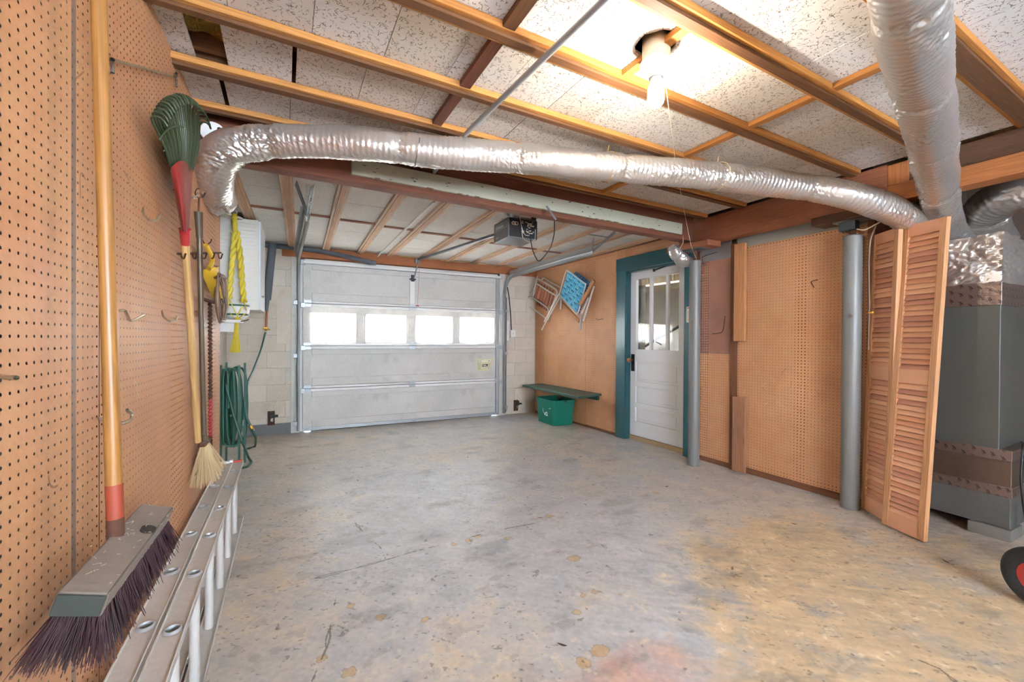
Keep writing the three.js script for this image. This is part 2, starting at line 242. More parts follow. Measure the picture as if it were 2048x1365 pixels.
// ================================================================ RIGHT WALL
const RWROT = -(Math.PI / 2 - KR), CR = Math.cos(Math.atan(KR));
function rwBox(parent, name, z0, z1, y0, y1, off0, off1, m, r = .002) {          // a box lying along the right wall; off is towards the room
  const L = (z1 - z0) / CR, g = rbox(L, y1 - y0, off1 - off0, r), c = rwp((z0 + z1) / 2, (y0 + y1) / 2, (off0 + off1) / 2), o = mesh(name, g, m, parent);
  o.rotation.y = RWROT; o.position.copy(c); return o;
}
const dz0 = onRW(1262, 700, -.08).z, dz1 = dz0 + .80;                      // the side door's leaf
{
  const w = struct('wall_right');
  for (const [a, b, y0, y1] of [[-6.1, dz0 - .03, 0, 2.6], [dz1 + .03, -1.5, 0, 2.6], [dz0 - .03, dz1 + .03, 2.02, 2.6]]) rwBox(w, 'masonry', a, b, y0, y1, -.34, -.16, MAT.rawblock, 0);
  const P = .0242;
  const put = (z0, z1, y0, y1, m) => { const n = Math.max(1, Math.round((z1 - z0) / CR / P)), k = Math.max(1, Math.round((y1 - y0) / P)); const g = mesh('pegboard', pegGeo(n, k, P, .0041, .006, z0 + 9, y0), m, w); g.scale.set((z1 - z0) / CR / (n * P), (y1 - y0) / (k * P), 1); g.rotation.y = RWROT; g.position.copy(rwp(z0, y0, 0)); };
  put(-5.785, -4.534, .03, 2.25, pegR); put(-4.53, -3.92, .035, 2.25, pegR); put(-3.92, -2.8, 2.14, 2.25, pegR);
  put(-2.87, -2.49, .05, 1.046, pegR); put(-2.87, -2.49, 1.05, 1.93, pegP); put(-2.42, -1.47, .055, 2.0, pegR);
  for (const z of [-5.76, -5.15, -4.53, -3.98, -2.84, -1.95]) rwBox(w, 'stud', z - .02, z + .02, 0, 2.3, -.15, -.008, MAT.stud); for (const [z0, z1] of [[dz0 - .14, dz0 - .045], [dz1 + .045, dz1 + .1], [-1.5, -1.44]]) rwBox(w, 'stud', z0, z1, 0, 2.3, -.2, -.004, MAT.stud); rwBox(w, 'sole_plate', -5.78, dz0 - .08, 0, .05, -.17, -.008, MAT.stud); rwBox(w, 'sole_plate', dz1 + .06, -1.45, 0, .05, -.17, -.008, MAT.stud); rwBox(w, 'top_plate', -5.78, -1.45, 2.255, 2.3, -.17, -.002, MAT.stud); rwBox(w, 'top_plate', -2.86, -1.45, 2.02, 2.06, -.17, -.035, MAT.stud);  // end and door-side studs added to keep light out of the board cavity
  rwBox(w, 'stud', -2.485, -2.425, 0, 2.05, -.03, .012, MAT.stud); rwBox(w, 'stud', -1.47, -1.43, 0, 2.05, -.03, .03, MAT.stud);
  rwBox(w, 'fascia', -2.43, -1.4, 2.0, 2.1, -.02, .004, mat('#8c8a80', .8)); rwBox(w, 'bare_foil', -2.86, -2.5, 1.93, 2.12, -.03, -.015, MAT.crumple);
}
{ // casing of the side door
  const t = struct('trim_1'); const zl = onRW(1235, 700).z, zi = onRW(1253, 700).z, zr = onRW(1371, 700).z, ze = onRW(1389, 700).z;
  rwBox(t, 'casing', zl, zi, 0, 2.14, -.01, .03, MAT.teal, .004); rwBox(t, 'casing', zr, ze, 0, 2.14, -.01, .03, MAT.teal, .004); rwBox(t, 'casing', zl, ze, 1.985, 2.14, -.01, .034, MAT.teal, .004);
  rwBox(t, 'jamb', zi - .04, zi, 0, 2.0, -.22, .0, MAT.teal); rwBox(t, 'jamb', zr, zr + .04, 0, 2.0, -.22, .0, MAT.teal); rwBox(t, 'jamb', zi, zr, 1.965, 2.0, -.22, .0, MAT.teal);
  
  rwBox(t, 'threshold', zi, zr, -.01, .045, -.2, -.05, mat('#b59b78', .85, 0, { map: blotchTex }));
  const n = canvasTex(64, 128, (c) => { c.fillStyle = '#d9d2bd'; c.fillRect(0, 0, 64, 128); c.fillStyle = '#b2402f'; c.fillRect(6, 8, 52, 7); c.fillStyle = '#6d665a'; for (let i = 0; i < 9; i++) c.fillRect(8, 40 + i * 9, 46 - (i * 13) % 19, 2); });
  const a = onRW(1373, 614, .032), b = onRW(1388, 645, .032), m = mesh('notice', new THREE.PlaneGeometry(Math.abs(b.z - a.z), a.y - b.y), mat('#ffffff', .8, 0, { map: n }), t, 'faded paper notice with a red heading'); m.rotation.y = RWROT; m.position.copy(rwp((a.z + b.z) / 2, (a.y + b.y) / 2, .0335));
}
{ // the side door
  const d = struct('door_1'), OFF = -.08, D = (z0, z1, y0, y1, a, b, m, n, p = d) => rwBox(p, n, z0, z1, y0, y1, OFF + a, OFF + b, m, .003);
  const g0 = onRW(1275, 600, OFF).z, g1 = dz1 - .11, gy0 = onRW(1300, 700, OFF).y, gy1 = onRW(1300, 556, OFF).y, top = 1.995;
  D(dz0, g0, .05, top, -.02, .02, MAT.doorwhite, 'stile'); D(g1, dz1, .05, top, -.02, .02, MAT.doorwhite, 'stile'); D(g0, g1, gy1, top, -.02, .02, MAT.doorwhite, 'rail');
  const ys = [gy0, onRW(1300, 725, OFF).y, onRW(1300, 768, OFF).y, onRW(1300, 812, OFF).y, .05];
  D(g0, g1, ys[1], ys[0], -.02, .02, MAT.doorwhite, 'rail'); D(g0, g1, .05, .22, -.02, .02, MAT.doorwhite, 'rail');
  for (const y of [ys[2], ys[3]]) D(g0, g1, y - .045, y + .012, -.02, .02, MAT.doorwhite, 'rail');
  for (const [a, b] of [[ys[2] + .012, ys[1]], [ys[3] + .012, ys[2] - .045], [.22, ys[3] - .045]]) { D(g0, g1, a, b, -.014, .004, MAT.doorwhite, 'panel'); D(g0 + .03, g1 - .03, a + .03, b - .03, .004, .011, MAT.doorwhite, 'panel'); }
  for (const px of [1303, 1336]) { const z = onRW(px, 620, OFF).z; D(z - .017, z + .017, gy0, gy1, -.016, .016, MAT.doorwhite, 'mullion'); }
  D(g0, g1, gy0, gy1, -.002, .002, MAT.glass, 'pane');
  const val = []; const L = (g1 - g0) / CR; const vg = new THREE.PlaneGeometry(L, .07, 90, 3); { const p = vg.attributes.position; for (let i = 0; i < p.count; i++) p.setZ(i, .006 * Math.sin(p.getX(i) * 160) + .003 * Math.sin(p.getX(i) * 57)); vg.computeVertexNormals(); }
  const v = mesh('fringe', vg, mat('#d8ccb0', .95, 0, { transmission: .25 }), d, 'cream gathered fringe behind the glass'); v.rotation.y = RWROT; v.position.copy(rwp((g0 + g1) / 2, gy1 - .035, OFF - .025));
  const kp = onRW(1266, 724, OFF + .02); D(kp.z - .025, kp.z + .028, kp.y - .11, kp.y + .09, .02, .026, MAT.black, 'lock_plate').userData.label = 'dark lock plate';
  const k = mesh('knob', lathe([[.009, 0], [.009, .03], [.022, .036], [.028, .05], [.024, .064], [0, .068]]), mat('#8c5b3a', .35, .6), d, 'small bronze door knob'); k.rotation.z = Math.PI / 2; k.position.copy(rwp(kp.z - .005, kp.y + .02, OFF + .026));
}
{ const a = onRW(1308, 541, -.03), b = onRW(1369, 519, -.03), r = thing('door_rod', 'thin dark rod across the top of the white side door', 'rod'); mesh('bar', rod(a, b, .007), MAT.black, r); mesh('clip', rbox(.02, .03, .02, .003, a.x, a.y, a.z), MAT.black, r); }
{ // the stair well behind the side door
  const s = struct('wall_stair'); rwBox(s, 'masonry', -5.6, -1.72, -.3, 3.2, -1.75, -1.6, MAT.pale, 0); rwBox(s, 'soffit', -5.4, -1.6, 1.93, 2.0, -1.62, -1.0, wood('#d8cbb0'));
  for (let i = 0; i < 3; i++) rwBox(s, 'siding_board', -5.4, -1.6, 2.0 + i * .14, 2.13 + i * .14, -1.62, -1.52 + i * .0, MAT.white);
  rwBox(s, 'added_roof', -5.6, -1.72, 2.62, 2.7, -1.75, -.5, MAT.white, 0); rwBox(s, 'end_wall', -5.62, -5.5, -.3, 2.7, -1.75, -.28, MAT.pale, 0); rwBox(s, 'landing', -5.6, -1.42, -.2, -.02, -1.62, -.26, MAT.mortar, 0);  // unseen roof added overhead to dim the sky light in the stair well
  const a = onRW(1278, 700, -1.45), b = onRW(1372, 645, -1.45), h = thing('handrail', 'dark sloping metal handrail seen through the side door panes', 'handrail'), dv = b.clone().sub(a);
  mesh('rail', tube([a.clone().addScaledVector(dv, -.3), b.clone().addScaledVector(dv, .25)], .022), MAT.black, h);
  for (const t of [-.2, .35, .9]) { const p = a.clone().addScaledVector(dv, t); mesh('bracket', rod(p, p.clone().add(V(.16, -.06, 0)), .009), MAT.black, h); }
}
{ // the rest of the room, behind the camera and round the furnace: closed walls, and an unseen window added for daylight fill
  const w = struct('wall_near'); const Z = 2.75;
  for (const [a, b, y0, y1] of [[-.9, .1, 0, 2.6], [2.2, 5.5, 0, 2.6], [.1, 2.2, 2.1, 2.6], [.1, 2.2, 0, .95]]) mesh('masonry', bx2(a, b, y0, y1, Z, Z + .2, 0), MAT.pale, w);
  const n = struct('added_window_1'); for (const x of [.1, 1.125, 2.15]) mesh('frame', bx2(x, x + .05, .95, 2.1, Z + .02, Z + .1), MAT.white, n); for (const y of [.95, 2.05]) mesh('frame', bx2(.1, 2.2, y, y + .05, Z + .02, Z + .1), MAT.white, n);
  for (const x of [.15, 1.175]) mesh('pane', bx2(x, x + .975, 1.0, 2.05, Z + .055, Z + .06, 0), MAT.glass, n);
  const a = struct('wall_alcove'); mesh('masonry', bx2(5.2, 5.4, 0, 2.6, -1.6, 2.9, 0), MAT.alcove_shade, a); mesh('masonry', bx2(3.56, 5.4, 0, 2.6, -1.66, -1.46, 0), MAT.alcove_shade, a);  // alcove walls coloured dark to stand in for the deep shade there
}

// ================================================================ CEILING over the near half: joists along x, ledger strips, loose acoustic tiles
const SK = .028, YT = 2.312;                                             // the house framing stands 1.6 degrees off
const skew = (x, y, z) => V(x * Math.cos(SK) + z * Math.sin(SK), y, -x * Math.sin(SK) + z * Math.cos(SK));
const JO = [[-.60, .11], [-.985, .078], [-1.366, .078], [-1.766, .072], [-2.145, .085], [-2.50, .07]];
for (let i = 0; i < 8; i++) JO.unshift([JO[0][0] + .4, .078]);
{
  const c = struct('ceiling'); c.rotation.y = SK; const XL = -.52, XE = 3.34;
  mesh('deck', bx2(-1.2, 5.8, 2.55, 2.65, -2.7, 3.2, 0), MAT.deck, c);
  JO.forEach(([z, w], i) => {
    const far = i === 13, s = .021, jw = w - 2 * s;
    mesh('joist', bx2(XL, XE, 2.272, 2.46, z - jw / 2, z + jw / 2), i === 8 ? MAT.joist[1] : pick(MAT.joist), c);
    mesh('ledger_strip', bx2(XL, XE, 2.284, YT - .001, z + jw / 2 + .0005, z + w / 2), pick(MAT.strip), c);
    if (!far) mesh('ledger_strip', bx2(XL, XE, 2.284, YT - .001, z - w / 2, z - jw / 2 - .0005), pick(MAT.strip), c);
  });
  const hole = skew(0, 0, 0), bays = [];
  for (let i = 0; i < JO.length - 1; i++) bays.push([JO[i + 1][0] + .012, JO[i][0] - .012]);
  const seams = { 8: -.02, 9: .15, 10: .02, 11: .175, 12: -.02 };
  bays.forEach(([za, zb], i) => {
    if (i < 4) { mesh('tile', bx2(XL, 5.2, YT, YT + .012, za, zb, 0), MAT.tile, c); return; }
    let x = -.46 - .26 + ((seams[i] ?? rr(0, .2)) % .26); const top = i === 4 || i < 8 ? 5 : 3.36;
    if (i < 8) { for (x = -.46; x < top; x += .262) mesh('tile', bx2(x, x + .259, YT, YT + .012, za, zb, .001), MAT.tile, c); return; }
    while (x < top) {
      let x1 = x + .262; const a = Math.max(x, -.47), b = Math.min(x1, top) - (rnd() < .3 ? .004 : .0015);
      if (i === 11 && x < -.3 && x1 > -.3) { mesh('tile', bx2(a, -.325, YT, YT + .012, za - .01, zb, .001).rotateX(.004), MAT.tile, c); x = -.212; continue; }       // a tile slid aside: the joist bay shows
      if (i === 11 && x < .02 && x1 > .03 && b > .02) { mesh('tile', bx2(a, .022, YT, YT + .012, za, zb, .001), MAT.tile, c); x = .038; continue; }
      if (i === 12 && x < -.25 && x1 > -.25) { mesh('tile', bx2(a, -.262, YT, YT + .012, za, zb, .001), MAT.tile, c); x = -.243; continue; }
      if (i === 9 && a < 1.24 && b > 1.24) {                             // the tile round the lamp, broken out round the box
        const x0 = 1.06, xe = 1.42, s = new THREE.Shape([[x0, za], [xe, za], [xe, zb], [x0, zb]].map(([p, q]) => new THREE.Vector2(p, -q))), h = new THREE.Path(), q = rng(5);
        for (let k = 0; k < 15; k++) { const t = k / 15 * 6.283, r = .078 + .014 * (q() - .5); h[k ? 'lineTo' : 'moveTo'](1.253 + r * Math.cos(t), 1.155 + r * Math.sin(t)); } h.closePath(); s.holes.push(h);
        const g = new THREE.ExtrudeGeometry(s, { depth: .012, bevelEnabled: false }).rotateX(-Math.PI / 2).translate(0, YT, 0); mesh('tile', g, MAT.tile, c); x = xe + .003; continue;
      }
      if (i === 9 && x1 > 1.0 && x < 1.06) { mesh('tile', bx2(a, 1.058, YT, YT + .012, za, zb, .001), MAT.tile, c); x = 1.06; continue; }
      if (b - a > .02) { const g = bx2(a, b, YT, YT + .012, za, zb, .001); g.translate(0, rr(0, .002), 0); mesh('tile', g, rnd() < .5 ? MAT.tile : MAT.tileB, c); }
      x = x1;
    }
  });
  // noggings between the joists
  const nog = (x, i, m = pick(MAT.joist), w = .04) => { const [za, wa] = JO[i + 1], [zb, wb] = JO[i]; mesh('nogging', bx2(x - w / 2, x + w / 2, 2.286, YT - .002, za + wa / 2 + .0005, zb - wb / 2 - .0005), m, c); };
  nog(.70, 9, MAT.joist[0], .05); nog(.695, 10, MAT.beam, .05); nog(.69, 11, MAT.beam, .05); nog(1.26, 9, MAT.strip[0]); nog(2.13, 8, MAT.strip[1]); nog(2.13, 9, MAT.strip[1]); nog(2.135, 10, MAT.strip[1]); nog(2.13, 12, MAT.strip[1]);
  const ig = new THREE.PlaneGeometry(.3, .36, 24, 24).rotateX(Math.PI / 2); { const p = ig.attributes.position; for (let k = 0; k < p.count; k++) p.setY(k, .03 * perlin.noise(p.getX(k) * 14, p.getZ(k) * 14, 4)); ig.computeVertexNormals(); }
  mesh('insulation', ig.translate(-.26, 2.39, -1.93), mat('#b08a3c', 1, 0, { bumpMap: grainTex, bumpScale: .02 }), c, 'yellow glass wool showing through the gap');
  mesh('fire_stop', bx2(-.35, -.2, 2.33, 2.45, -2.09, -2.06), MAT.joist[0], c);
}
{ // over the far half: joists along z under paler tiles
  const c = struct('ceiling_far'), Y = 2.298, xs = []; for (let i = 0; i < 11; i++) xs.push(-.42 + i * .385); xs[1] = -.09; xs[2] = .285; xs[3] = .69; xs[4] = 1.07;
  mesh('deck', bx2(-1, 3.7, 2.55, 2.65, -6.0, -2.6, 0), MAT.deck, c);
  xs.forEach((x) => { const m = pick(MAT.oldwood); mesh('joist', bx2(x - .02, x + .02, 2.266, 2.45, -5.76, -2.76), m, c); for (const s of [-1, 1]) mesh('ledger_strip', bx2(x + s * .0205, x + s * .042, 2.272, Y - .001, -5.76, -2.78), pick(MAT.pinewood), c); });
  const ed = [-.76, ...xs, 3.6];
  for (let b = 0; b + 1 < ed.length; b++) {
    const xa = ed[b] + .022, xb = ed[b + 1] - .022, gap = -4.2 - .12 * ((xa + xb) / 2); let z = -5.77;
    while (z < -2.82) { let z1 = Math.min(z + .263, -2.8); if (z < gap && z1 > gap) z1 = gap - .012; const g = bx2(xa, xb, Y, Y + .012, z, z1 - rr(.001, .005), .001); g.translate(0, rr(0, .003), 0); mesh('tile', g, MAT.tileF, c); z = Math.abs(z1 - (gap - .012)) < 1e-6 ? gap + .012 : z1; }
    mesh('batten', bx2(xa, xb, Y - .014, Y - .001, gap - .016, gap + .016, 0), MAT.batten, c);
  }
}

// ================================================================ BEAMS AND POSTS
{
  const b = tag(mesh('ceiling_beam', bx2(-.47, 3.36, 2.10, 2.335, -2.72, -2.63, .004), MAT.beam), 'dark reddish timber beam spanning the garage under the foil duct', 'beam'); b.rotation.y = SK;
  const t = canvasTex(1024, 64, (c) => { const q = rng(3); c.fillStyle = '#b9bba6'; c.fillRect(0, 0, 1024, 64); for (let i = 0; i < 500; i++) { c.fillStyle = q() < .5 ? 'rgba(120,124,100,0.12)' : 'rgba(220,222,205,0.14)'; c.fillRect(q() * 1024, q() * 64, 20 * q(), 3 * q()); } for (let i = 0; i < 34; i++) { c.fillStyle = 'rgba(60,45,35,0.85)'; c.beginPath(); c.ellipse(q() * 1024, q() * 64, 1 + q() * 3, .8 + q() * 1.6, 0, 0, 7); c.fill(); } for (let i = 0; i < 12; i++) { c.fillStyle = '#7d5a40'; c.fillRect(q() * 1024, 60 + q() * 2, 10 + q() * 14, 4); } });
  const g = rbox(2.84, .098, .022, .002); { const p = g.attributes.position, uv = g.attributes.uv; for (let i = 0; i < p.count; i++) uv.setXY(i, p.getX(i) / 2.84 + .5, p.getY(i) / .098 + .5); }
  const o = tag(mesh('painted_board', g, mat('#ffffff', .6, 0, { map: t })), 'pale green painted board nailed along the ceiling beam', 'board'); o.rotation.y = SK; o.position.copy(skew(1.76, 2.187, -2.617));
  const gd = thing('girder', 'heavy brown timber girder resting on two steel posts', 'beam');
  mesh('timber', bx2(3.35, 3.46, 2.075, 2.31, -2.95, -1.30, .005), MAT.girder, gd); mesh('timber', bx2(3.35, 3.48, 2.06, 2.17, -1.30, 1.2, .005), MAT.orange, gd, 'bright orange lower timber'); mesh('timber', bx2(3.375, 3.47, 2.17, 2.305, -1.20, 1.2, .003), MAT.darkwood, gd, 'dark upper timber'); mesh('timber', bx2(3.352, 3.47, 2.17, 2.30, -1.30, -1.2, .003), MAT.orange, gd);
  mesh('packing_block', bx2(3.22, 3.40, 2.022, 2.074, -2.98, -2.52, .003), MAT.girder, gd); mesh('packing_block', bx2(3.36, 3.54, 2.022, 2.074, -1.75, -1.35, .003), MAT.darkwood, gd);
  const post = (x, z, label, r) => {
    const p = thing('steel_post', label, 'post', V(x, 0, z), 'steel jack posts under the girder');
    mesh('shaft', lathe([[0, 0], [r, 0], [r, 1.905], [r * .96, 1.915], [.02, 1.916]], 32), MAT.grey, p); mesh('screw', rod(V(0, 1.9, 0), V(0, 2.01, 0), .019), MAT.rust, p, 'rusty adjusting screw'); mesh('cap_plate', rbox(.12, .01, .2, .002, 0, 2.016, 0), MAT.steel, p); mesh('pin', rod(V(-r - .01, 1.35, .02), V(r + .01, 1.35, .02), .006), MAT.chrome, p);
  };
  post(3.285, -2.70, 'grey steel jack post beside the teal door casing', .05); post(3.455, -1.53, 'grey steel jack post beside the louvred folding door', .055);
}

{ const a = onRW(1698, 452, .1), j = thing('junction_box', 'small blue grey junction box under the girder beside the post', 'junction box'); mesh('box', rbox(.06, .07, .1, .004, a.x, a.y, a.z), mat('#46545c', .5, .3), j); mesh('lead', tube([V(a.x, a.y - .03, a.z + .04), V(a.x - .01, a.y - .05, a.z + .1), V(a.x + .02, a.y - .0, a.z + .2), V(a.x + .04, a.y + .01, a.z + .26)], .005, 24, 6), MAT.cord, j);
  const c = thing('loose_cable', 'thin grey cable running down beside the louvred door', 'cable'); mesh('wire', tube([onRW(1752, 452, .08), onRW(1741, 480, .07), onRW(1738, 530, .06), onRW(1739, 620, .05), onRW(1737, 700, .05)], .004, 40, 6), mat('#a59c8c', .6), c); }

// ================================================================ GARAGE DOOR
const doorX0 = .03, doorX1 = 2.738;
{
  const d = thing('garage_door', 'closed white sectional garage door with a row of curtained windows', 'garage door', V(0, 0, ZD)), SH = .533;
  const WIN = [[622, 710], [733, 811], [833, 904], [921, 987]].map(([a, b]) => [onZ(a, 655, ZD).x, onZ(b, 660, ZD).x]), wy0 = 1.125, wy1 = 1.475;
  for (let s = 0; s < 4; s++) {
    const y0 = s * SH + .006, y1 = (s + 1) * SH - .002, gs = [], rails = [];
    if (s !== 2) {
      gs.push(bx2(doorX0, doorX1, y0, y1, -.045, -.022, .001));
      rails.push(bx2(doorX0 + .1, doorX1 - .08, y0 + .03, y0 + .13, -.024, -.012, .008)); rails.push(bx2(doorX0 + .1, doorX1 - .08, y1 - .105, y1 - .035, -.024, -.012, .008));
    } else {
      const xs = [doorX0, ...WIN.flat(), doorX1];
      for (let i = 0; i < xs.length; i += 2) gs.push(bx2(xs[i], xs[i + 1], wy0, wy1, -.045, -.018, .002));
      gs.push(bx2(doorX0, doorX1, y0, wy0, -.045, -.018, .001), bx2(doorX0, doorX1, wy1, y1, -.045, -.018, .001));
      for (let i = 2; i < 8; i += 2) { const m = (xs[i] + xs[i + 1]) / 2, hw = (xs[i + 1] - xs[i]) / 2 - .03; rails.push(bx2(m - hw, m + hw, wy0 + .06, wy1 - .02, -.02, -.01, .006)); }
    }
    const sec = mesh('section', gs, MAT.doorin, d); mesh('raised_rail', rails, MAT.doorin, sec);
    mesh('joint_lip', [bx2(doorX0, doorX1, y1 - .034, y1, -.03, .004, .006), bx2(doorX0, doorX1, y0, y0 + .028, -.03, .004, .006)], MAT.white, sec);
    mesh('end_stile', bx2(doorX0, doorX0 + .085, y0 + .03, y1 - .036, -.03, .003, .002), MAT.doorstile, sec); mesh('end_stile', bx2(doorX1 - .07, doorX1, y0 + .03, y1 - .036, -.03, .003, .002), MAT.galv, sec);
    if (s) for (const x of [doorX0 + .05, 1.386, doorX1 - .045]) mesh('hinge', [rbox(.085, .035, .006, .001, x, s * SH + .028, .009), rbox(.085, .035, .006, .001, x, s * SH - .022, .009), rod(V(x - .042, s * SH + .003, .012), V(x + .042, s * SH + .003, .012), .006)], MAT.galv, d);
    for (const x of [doorX0 + .0, doorX1 - .0]) mesh('roller_bracket', rbox(.05, .06, .02, .003, x, y1 - .02, .012), MAT.galv, d);
  }
  const ox = [doorX0, ...WIN.flat(), doorX1], skin = [bx2(doorX0, doorX1, .02, wy0, -.056, -.0452, 0), bx2(doorX0, doorX1, wy1, 2.132, -.056, -.0452, 0)]; for (let i = 0; i < ox.length; i += 2) skin.push(bx2(ox[i], ox[i + 1], wy0, wy1, -.056, -.0452, 0)); mesh('outer_skin', skin, MAT.white, d);
  mesh('weather_stop', [bx2(doorX0 - .14, doorX0 + .02, .0, 2.2, -.1, -.058, 0), bx2(doorX1 - .02, doorX1 + .14, .0, 2.2, -.1, -.058, 0), bx2(doorX0 - .14, doorX1 + .14, 2.11, 2.4, -.1, -.085, 0), bx2(doorX0 - .05, doorX1 + .05, 2.11, 2.17, -.085, -.058, 0)], MAT.white, d);
  WIN.forEach(([a, b]) => { const f = mesh('window_frame', [bx2(a - .015, b + .015, wy1, wy1 + .018, -.03, -.006), bx2(a - .015, b + .015, wy0 - .018, wy0, -.03, -.006), bx2(a - .018, a, wy0, wy1, -.03, -.006), bx2(b, b + .018, wy0, wy1, -.03, -.006)], MAT.white, d); mesh('pane', bx2(a, b, wy0, wy1, -.034, -.031, 0), MAT.glass, f); });
  mesh('top_strut', bx2(doorX0, doorX1, 2.095, 2.13, -.02, .03, .004), MAT.white, d);
  mesh('centre_stile', bx2(1.352, 1.42, 1.62, 2.06, -.022, .004, .002), MAT.white, d); mesh('arm_bracket', [bx2(1.365, 1.41, 1.96, 2.05, .004, .03), bx2(1.345, 1.43, 1.98, 2.0, .004, .02)], MAT.black, d);
  mesh('bottom_rail', bx2(doorX0, doorX1, .012, .05, -.045, .006, .002), MAT.galv, d); mesh('bottom_seal', bx2(doorX0 + .09, doorX1 - .14, 0, .014, -.045, .0, .003), MAT.black, d, 'black rubber seal');
  const lt = canvasTex(256, 256, (c) => { c.fillStyle = '#d9d6ae'; c.fillRect(0, 0, 256, 256); c.fillStyle = '#e9e8cf'; c.fillRect(40, 20, 190, 60); c.fillStyle = '#8d8a60'; for (let i = 0; i < 14; i++) c.fillRect(24, 30 + i * 15, 90 - (i * 29) % 40, 4); c.fillStyle = '#23211a'; c.fillRect(120, 118, 84, 50); c.fillStyle = '#e9e8cf'; c.fillRect(128, 130, 52, 12); c.fillRect(140, 150, 56, 10); c.fillStyle = '#55523a'; c.beginPath(); c.arc(206, 52, 9, 0, 7); c.fill(); for (let i = 0; i < 5; i++) c.fillRect(212, 100 + i * 24, 26, 4); });
  const p = (x, y) => onZ(x, y, ZD - .011), q = [p(952, 718), p(986, 717), p(977, 742), p(953, 743)], lg = new THREE.BufferGeometry();
  lg.setAttribute('position', new THREE.Float32BufferAttribute(q.flatMap((v) => [v.x, v.y, -.0105]), 3)); lg.setAttribute('uv', new THREE.Float32BufferAttribute([0, 1, 1, 1, .93, 0, 0, 0], 2)); lg.setIndex([0, 3, 2, 0, 2, 1]); lg.computeVertexNormals();
  mesh('instruction_label', lg, mat('#ffffff', .6, 0, { map: lt }), d, 'yellowed instruction label with a black box');
  // release cord and lace curtains
  const rc = thing('release_cord', 'thin red cord with a red tag hanging before the garage door', 'cord'); const a = V(1.47, 2.24, ZD + .06), b = onZ(835, 612, ZD + .05); mesh('cord', tube([a, V((a.x + b.x) / 2, (a.y + b.y) / 2, a.z), b], .0022), mat('#c7867c', .8), rc); mesh('tag', rbox(.04, .016, .008, .003, b.x, b.y, b.z), mat('#c22f3a', .5), rc);
  const lace = mat('#fbf7ee', .95, 0, { transmission: .62, thickness: 0 });
  WIN.forEach(([x0, x1], i) => {
    const w = x1 - x0 + .01, h = wy1 - wy0 + .015, g = new THREE.PlaneGeometry(w, h, 90, 12), P = g.attributes.position;
    for (let k = 0; k < P.count; k++) { const x = P.getX(k), y = P.getY(k), ph = x * 62 + 2.2 * perlin.noise(x * 6, i * 5, 1); P.setZ(k, (.006 + .004 * (h / 2 - y) / h) * Math.sin(ph)); if (y < -h / 2 + .001) P.setY(k, y + .006 * Math.sin(x * 90)); }
    g.computeVertexNormals();
    const o = thing('lace_curtain', ['white lace curtain on the end pane nearest the grey lagged pipe', 'white lace curtain on the pane between the end pane and the centre hinges', 'white lace curtain on the pane between the centre hinges and the label end', 'white lace curtain on the pane above the yellowed label'][i], 'curtain', V((x0 + x1) / 2, (wy0 + wy1) / 2 + .003, ZD + .014), 'lace curtains on the garage door windows');
    mesh('cloth', g, lace, o); mesh('curtain_rod', rod(V(-w / 2 - .01, h / 2 - .008, 0), V(w / 2 + .01, h / 2 - .008, 0), .003), MAT.white, o);
  });
}
// tracks
function sweepYZ(path, sec) {                                            // a thin section (x, n) carried along a path in the yz plane
  const P = [], I = [], n = sec.length; path.forEach((p, i) => { const a = path[Math.max(0, i - 1)], b = path[Math.min(path.length - 1, i + 1)], T = b.clone().sub(a); T.x = 0; T.normalize(); const N = V(0, -T.z, T.y); sec.forEach(([x, m]) => { P.push(p.x + x, p.y + N.y * m, p.z + N.z * m); }); if (i) for (let k = 0; k + 1 < n; k++) { const c = (i - 1) * n + k, d = i * n + k; I.push(c, d, d + 1, c, d + 1, c + 1); } });
  const g = new THREE.BufferGeometry(); g.setAttribute('position', new THREE.Float32BufferAttribute(P, 3)); g.setIndex(I); g.computeVertexNormals(); return g.toNonIndexed();
}
function perfBar(p, q, w, t = .003, up) {                                // slotted steel angle
  const L = p.distanceTo(q), s = new THREE.Shape([new THREE.Vector2(-L / 2, -w / 2), new THREE.Vector2(L / 2, -w / 2), new THREE.Vector2(L / 2, w / 2), new THREE.Vector2(-L / 2, w / 2)]);
  for (let x = -L / 2 + .015; x < L / 2 - .01; x += .025) { const h = new THREE.Path(); h.absarc(x, 0, w * .2, 0, 6.2832, true); s.holes.push(h); }
  return new THREE.ExtrudeGeometry(s, { depth: t, bevelEnabled: false, curveSegments: 5 }).translate(0, 0, -t / 2).rotateX(-Math.PI / 2).applyMatrix4(frameOf(p, q, up));
}
